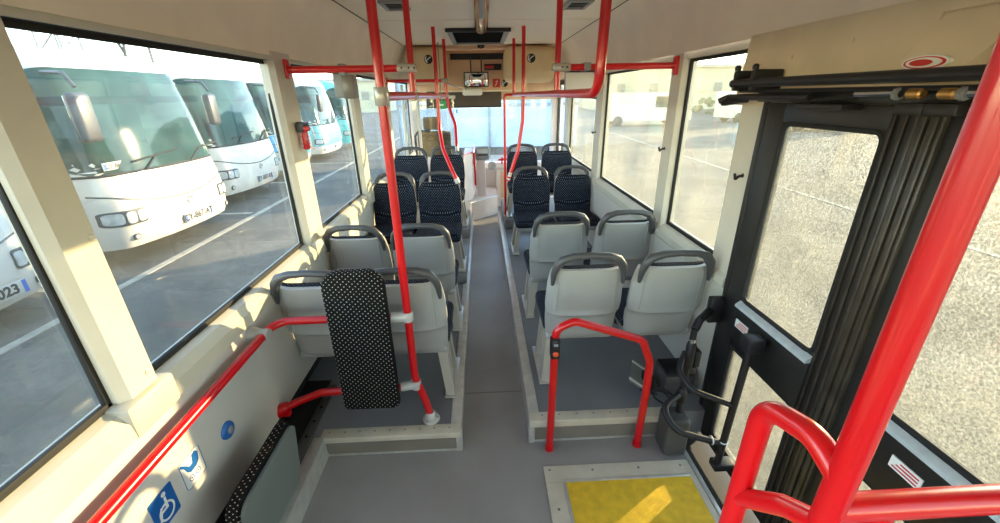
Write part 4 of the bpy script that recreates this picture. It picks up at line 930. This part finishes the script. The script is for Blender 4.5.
HW = 1.22
def dense(o, st):
    out = []
    for i, a in enumerate(o):
        b = o[(i + 1) % len(o)]; n = max(1, int(math.hypot(b[0] - a[0], b[1] - a[1]) / st))
        out += [(a[0] + (b[0] - a[0]) * k / n, a[1] + (b[1] - a[1]) * k / n) for k in range(n)]
    return out
def coach(name, label, x0, yc, lower, band, plate, screen_plate=None, py=.10, rz=0.0):
    """coach whose front looks towards +x; x0 is its foremost point"""
    t = thing(name, label, 'coach', (x0, yc, ZG), 'coaches parked side by side in the yard')
    KZ = [(-.08, .10), (.05, .03), (.35, .0), (.62, .03), (.90, .10), (1.5, .20), (2.1, .34), (2.28, .42), (2.38, .56), (2.42, .80)]
    def fz(z):
        for a, b in zip(KZ, KZ[1:]):
            if z <= b[0]: return a[1] + (b[1] - a[1]) * max(0, (z - a[0]) / (b[0] - a[0]))
        return KZ[-1][1]
    def front(u, z):     # u -1..1 across
        return x0 - fz(z) - .16 * u * u - .42 * max(0, abs(u) - .80) ** 2 / .04
    def hw(z): return HW - max(0, z - .9) * .05 - (0 if z < 2.25 else (z - 2.25) * .7)
    zs = [-.08, .05, .2, .35, .5, .62, .78, .90, 1.1, 1.3, 1.5, 1.7, 1.9, 2.1, 2.2, 2.28, 2.33, 2.38, 2.42]
    us = [-1 + i / 14 for i in range(29)]
    V = []; fs = []
    for z in zs:
        V.append((x0 - 8.5, yc - hw(z), z))
        for u in us: V.append((front(u, z), yc + u * hw(z), z))
        V.append((x0 - 8.5, yc + hw(z), z))
    n = len(us) + 2
    for j in range(len(zs) - 1):
        for i in range(n): fs.append((j * n + i, j * n + (i + 1) % n, (j + 1) * n + (i + 1) % n, (j + 1) * n + i))
    fs += [tuple(range(n)), tuple((len(zs) - 1) * n + i for i in range(n))]
    body = obj('body', MB().add(V, fs), lower, t)
    def patch(ua, ub, za, zb, off, nu=16, nv=10, r=.1, sl=0.0):
        """panel conforming to the coach front, with rounded corners"""
        m = MB(); o = rpoly(1, 1, r, 4)
        W, H = (ub - ua), (zb - za); asp = W * HW / H; o = dense(rpoly(asp, 1, r * min(asp, 1), 4), asp / 18)
        ring = []; 
        def pt(a, b, k, of):
            u = (ua + ub) / 2 + a / asp * W * k; z = (za + zb) / 2 + b * H * k + sl * (u - (ua + ub) / 2)
            return (front(u, z) + of, yc + u * hw(z), z)
        steps = [1, .93, .86, .78, .68, .56, .44, .32, .2, .1, .02]; vs_ = []; ff = []
        k0 = len(o)
        vs_ += [pt(a, b, 1, off - .02) for a, b in o]
        for s in steps: vs_ += [pt(a, b, s, off) for a, b in o]
        for j in range(len(steps)):
            for i in range(k0): ff.append((j * k0 + i, j * k0 + (i + 1) % k0, (j + 1) * k0 + (i + 1) % k0, (j + 1) * k0 + i))
        ff.append(tuple(len(steps) * k0 + i for i in range(k0)))
        return m.add(vs_, ff)
    if band: obj('colour_panel', patch(-.97, .97, .18, .88, .008, r=.08), band, t)
    ws = obj('windscreen', patch(-.985, .985, .90, 2.18, .012, r=.14), 'busglass', t)
    obj('screen_surround', MB().tube([Vector((front(u, z) + .012, yc + u * hw(z), z)) for u, z in [(-.97 + 1.94 * k / 20, .90 + .0 * k) for k in range(21)]], .018, 6), 'rubber', t)
    for ua, ub, za, zb in ((-.99, .99, .545, .56),):
        pts = [Vector((front(u, .46 + .22 * u * u) + .006, yc + u * hw(.5), .46 + .22 * u * u)) for u in [-.95 + 1.9 * k / 24 for k in range(25)]]
        obj('seam_line', MB().tube(pts, .010, 5), 'handle', t)
    for s in (-1, 1):
        ua, ub = (s * .62, s * .95) if s > 0 else (-.95, -.62)
        hl = obj('headlight', patch(ua, ub, .24, .44, .012, r=.2), 'handle', t)
        for k in range(3):
            uu = ua + (ub - ua) * (k + .5) / 3
            obj('lamp', patch(uu - .046, uu + .046, .265, .415, .018, r=.3), 'lamp', hl)
        fg = obj('fog_lamp', patch(s * .78 - .035, s * .78 + .035, .02, .11, .012, r=.45), 'handle', t); obj('lens', patch(s * .78 - .022, s * .78 + .022, .035, .095, .018, r=.45), 'lamp', fg)
    # badge, plates
    xb = front(0, .36) + .012
    bd = obj('badge', MB().tube([Vector((xb, yc + .05 * math.cos(a), .36 + .05 * math.sin(a))) for a in [k * .35 for k in range(14)]], .008, 5), 'steel', t)
    xb = front(.1, .10) + .02
    yp_ = yc + py
    pl = obj('licence_plate', MB().bx(xb - .01, xb + .01, yp_ - .30, yp_ + .30, .03, .165, .004), 'plate', t)
    obj('blue_strip', MB().bx(xb + .0095, xb + .0115, yp_ + .255, yp_ + .295, .035, .16), 'platebl', pl)
    obj('blue_strip', MB().bx(xb + .0095, xb + .0115, yp_ - .295, yp_ - .255, .035, .16), 'platebl', pl)
    text('characters', plate, .135, 'ink', pl, (xb + .0115, yp_, .098), (0, 1, 0), (0, 0, 1))
    if screen_plate:
        xs = front(-.72, 1.0) + .02
        sp_ = obj('screen_plate', MB().bx(xs - .006, xs + .006, yc - 1.02, yc - .60, .965, 1.06, .003), 'plate', t, label='registration plaque behind the windscreen')
        obj('blue_strip', MB().bx(xs + .0055, xs + .0075, yc - 1.015, yc - .97, .97, 1.055), 'platebl', sp_)
        text('characters', screen_plate, .085, 'ink', sp_, (xs + .007, yc - .79, 1.012), (0, 1, 0), (0, 0, 1))
    def wiper(u0, u1):
        a = Vector((front(u0, .93) + .035, yc + u0 * HW, .90)); b = Vector((front(u1, 1.1) + .03, yc + u1 * HW, 1.08))
        o_ = obj('wiper', MB().tube([a, b], .012, 6), 'rubber', t); d = Vector((.0, .42, .03))
        obj('blade', MB().tube([b - d * .9 + Vector((.0, 0, -.02)), b + d], .013, 6), 'rubber', o_)
    wiper(-.40, -.18); wiper(.30, .62)
    # mirrors on the front corners
    for s in (-1,):
        y = yc + s * 1.22
        ma = obj('mirror_arm', MB().tube([(x0 - .45, yc + s * 1.05, 2.12), (x0 - .05, yc + s * 1.20, 2.10), (x0 + .05, y, 1.95)], .022, 8, .08), 'handle', t)
        obj('mirror', MB().box((x0 + .05, y + s * .02, 1.62), (.12, .24, .55), .05, 3), 'handle', ma)
        obj('mirror_glass', MB().box((x0 - .013, y + s * .02, 1.62), (.01, .20, .48), .004), 'mirror', ma)
    for s in (-1, 1):   # side windows and wheel
        sw = MB(); y = yc + s * (hw(1.5) + .004)
        for k in range(4):
            xa = x0 - 1.05 - k * 1.75
            obj('side_window', MB().prism(rpoly(1.6, 1.0, .08), lambda a, b: (xa - .8 + a, yc + s * (hw(1.5 + b) + .006), 1.55 + b), lambda a, b: (xa - .8 + a, yc + s * (hw(1.5 + b) - .02), 1.55 + b)), 'busglass', t)
        whl = obj('wheel', MB().lathe((x0 - 2.2, yc + s * (HW - .25), ZG + .48), (0, s, 0), [(0, .47), (.02, .48), (.24, .48), (.262, .45), (.264, .28), (.22, .25)], 24), 'tyre', t)
        obj('hub', MB().lathe((x0 - 2.2, yc + s * (HW - .05), ZG + .48), (0, s, 0), [(0, .26), (.05, .24), (.08, .1)], 20), 'steel', whl)
        whl = obj('wheel', MB().lathe((x0 - 7.2, yc + s * (HW - .25), ZG + .48), (0, s, 0), [(0, .47), (.02, .48), (.24, .48), (.262, .45), (.264, .28), (.22, .25)], 24), 'tyre', t)
    obj('roof_unit', MB().box((x0 - 3.5, yc, 2.50), (2.2, 1.6, .22), .08, 3), lower, t)
    t.rotation_euler = (0, 0, math.radians(rz))
    return t
coach('coach', 'white coach at far left with plate ending 0023, cut by the window pillar', -4.62, 3.2, 'buswhite', None, 'DS0023', None, .42)
coach('coach', 'largest white coach seen whole in the left window, with registration plaque', -4.58, 6.46, 'buswhite', None, 'CY-867-AT', 'CY-867-AT', .10, -3.5)
coach('coach', 'second white coach, behind the largest one in the left window', -5.08, 9.70, 'buswhite', None, 'EY-087-RK', None, .1, -2.5)
coach('coach', 'white coach with blue front band beside the left pillar', -5.4, 12.75, 'buswhite', 'busblue', 'FX-120-BD')
coach('coach', 'pale teal coach behind the red hammer', -5.5, 16.3, 'buswhite', 'busteal', 'FA-331-TN')
coach('coach', 'teal coach farthest away in the left row', -5.6, 19.9, 'busteal', 'busteal', 'FB-408-LC')

# lattice mast and wires behind the coaches
ms = thing('lattice_mast', 'lattice steel mast above the roof of the largest coach', 'mast', (-16.5, 18.5, ZG))
cx_, cy_ = -16.3, 18.6
for sx in (-1, 1):
    for sy in (-1, 1): obj('leg', MB().tube([(cx_ + sx * .55, cy_ + sy * .55, ZG), (cx_ + sx * .3, cy_ + sy * .3, 9)], .05, 5), 'steel', ms)
for k in range(12):
    z0 = ZG + k * .78; w0 = .55 - .25 * k / 12; w1 = .55 - .25 * (k + 1) / 12; m = MB()
    for a, b in (((-1, -1), (1, -1)), ((1, -1), (1, 1)), ((1, 1), (-1, 1)), ((-1, 1), (-1, -1))):
        m.tube([(cx_ + a[0] * w0, cy_ + a[1] * w0, z0), (cx_ + b[0] * w1, cy_ + b[1] * w1, z0 + .78)], .03, 4)
    obj('lattice', m, 'steel', ms)
for k, (a, b) in enumerate((((-16.3, 18.6, 6.6), (-14, 12.0, 5.4)), ((-16.3, 18.6, 6.8), (-10, 30, 5.6)))):
    pts = [Vector(a).lerp(Vector(b), t / 10) + Vector((0, 0, -.5 * math.sin(math.pi * t / 10))) for t in range(11)]
    obj('wire', MB().tube(pts, .02, 4), 'handle', ms)
gt = thing('gantry', 'dark triangulated gantry frame over the coach roofs', 'gantry', (-17, 23.4, ZG))
for a, b in (((-15.2, 19.5, ZG), (-14.3, 19.5, 5.6)), ((-13.6, 19.5, 4.0), (-14.3, 19.5, 5.6)), ((-13.6, 19.5, 4.0), (-13.6, 19.5, ZG)), ((-15.6, 19.5, 6.4), (-14.6, 19.5, 3.5)), ((-20, 19.5, 5.2), (-13.6, 19.5, 4.0))):
    k_ = 1.2; a, b = [(q_[0] * k_, q_[1] * k_, ZG if q_[2] == ZG else 1.8 + (q_[2] - 1.8) * k_) for q_ in (a, b)]
    obj('beam', MB().tube([a, b], .07, 5), 'handle', gt)

# blue tarpaulin trailer ahead of the windscreen
tl = thing('parked_trailer', 'long trailer with pale blue tarpaulin ahead of the windscreen', 'trailer', (0, 13, ZG))
for k in range(2):
    xa = -2.35 + k * 2.6
    obj('tarp_panel', MB().bx(xa + .02, xa + 2.58, 12.5, 14.9, 1.55, 2.7, .05), 'tarp', tl)
    obj('side_board', MB().bx(xa + .02, xa + 2.58, 12.52, 14.9, .35, 1.52, .03), 'tarp2', tl)
    obj('seam_post', MB().bx(xa - .03, xa + .03, 12.46, 12.5, .4, 2.7), 'steel', tl)
obj('rail', MB().bx(-2.35, 2.85, 12.46, 12.55, 1.50, 1.57), 'steel', tl); obj('chassis', MB().bx(-2.3, 2.8, 12.7, 14.7, .1, .36), 'black', tl)
for x in (-1.6, 2.1): obj('wheel', MB().lathe((x, 12.7, ZG + .5), (0, 1, 0), [(0, .45), (.03, .5), (.3, .5), (.33, .45)], 20), 'tyre', tl)
obj('landing_leg', MB().bx(0, .12, 12.9, 13.02, ZG, .12), 'steel', tl)

# right-hand yard: vans, wall, far buildings, poles
def van(label, x, y, m, L_=5.2, rot=0):
    t = thing('parked_van', label, 'van', (x, y, ZG), 'vehicles parked far off on the right')
    pr = [(-L_ / 2, .35), (L_ / 2, .35), (L_ / 2, .95), (L_ / 2 - .8, 1.15), (L_ / 2 - 1.5, 2.0), (L_ / 2 - 1.8, 2.15), (-L_ / 2 + .1, 2.15), (-L_ / 2, 2.0)]
    obj('body', MB().prism(pr, lambda a, b: (x + a, y - .95, ZG + b), lambda a, b: (x + a, y + .95, ZG + b)), m, t, smooth=False)
    gp = [(L_ / 2 - 1.02, 1.2), (L_ / 2 - 1.56, 1.9), (L_ / 2 - 2.6, 1.9), (L_ / 2 - 2.6, 1.2)]
    obj('cab_window', MB().prism(gp, lambda a, b: (x + a, y - .965, ZG + b), lambda a, b: (x + a, y - .94, ZG + b)), 'busglass', t)
    for dx in (-L_ / 2 + .9, L_ / 2 - .95):
        obj('wheel', MB().lathe((x + dx, y - .98, ZG + .34), (0, 1, 0), [(0, .3), (.03, .34), (.22, .34)], 18), 'tyre', t)
        obj('wheel', MB().lathe((x + dx, y + .98, ZG + .34), (0, -1, 0), [(0, .3), (.03, .34), (.22, .34)], 18), 'tyre', t)
    return t
van('white van parked far off beyond the wide right window', 11.5, 30, 'buswhite', 6.0)
van('white van nearer the middle of the right yard', 20.5, 31.5, 'buswhite')
van('grey van seen through the window by the door', 19.5, 24, 'tarp2')
def block(label, x, y, w_, d, h, m, nx, nz):
    t = thing('building', label, 'building', (x, y, ZG), 'buildings on the skyline')
    obj('walls', MB().bx(x - w_ / 2, x + w_ / 2, y - d / 2, y + d / 2, ZG, ZG + h), m, t, smooth=False)
    obj('roof', MB().bx(x - w_ / 2 - .3, x + w_ / 2 + .3, y - d / 2 - .3, y + d / 2 + .3, ZG + h, ZG + h + .35), 'bldg2', t, smooth=False)
    for i in range(nx):
        for k in range(nz):
            xa = x - w_ / 2 + w_ * (i + .5) / nx; zz = ZG + h * (k + .5) / nz + .2
            f_ = obj('window', MB().bx(xa - .6, xa + .6, y - d / 2 - .06, y - d / 2 + .05, zz - .6, zz + .6), 'bldg2', t, smooth=False); obj('pane', MB().bx(xa - .5, xa + .5, y - d / 2 - .09, y - d / 2 - .05, zz - .5, zz + .5), 'bldgwin', f_, smooth=False)
    return t
block('low cream warehouse on the right skyline', 33, 62, 34, 12, 5.0, 'bldg', 8, 1)
block('grey block beyond the right window near the door', 64, 58, 16, 12, 8.5, 'bldg2', 4, 3)
block('long low shed beyond the wide right window', 12, 82, 22, 10, 4.6, 'bldg2', 6, 1)
block('pale hall far behind the coach row', -34, 70, 40, 12, 4.2, 'bldg', 8, 1)
for i, (x, y, h) in enumerate(((18.5, 27, 3.4), (24, 25, 3.0), (14.5, 33, 3.2))):
    tag(obj('yard_post', MB().tube([(x, y, ZG), (x, y, ZG + h)], .05, 6).box((x, y, ZG + h - .15), (.5, .04, .5), .02), 'steel'), 'slim sign post in the right yard, ' + ('by the white van', 'nearest the door window', 'farthest off')[i], 'post', 'posts in the right yard')
# dry grass verge
def hedge(label, x, y, L_, hgt):
    m = MB(); random.seed(int(x * 7 + y))
    for k in range(int(L_ * 5)):
        c = Vector((x - L_ / 2 + random.random() * L_, y + random.uniform(-.6, .6), ZG + random.random() * hgt))
        s_ = random.uniform(.25, .5); m.box(c, (s_ * 1.3, s_, s_), .1, 1, Matrix.Rotation(random.random() * 3, 3, 'Z') @ Matrix.Rotation(random.random(), 3, 'X'))
    o = obj('hedge', m, 'leaf', smooth=False); tag(o, label, 'hedge'); return o
hedge('scrubby hedge along the far edge of the right yard', 30, 44, 36, 1.5)
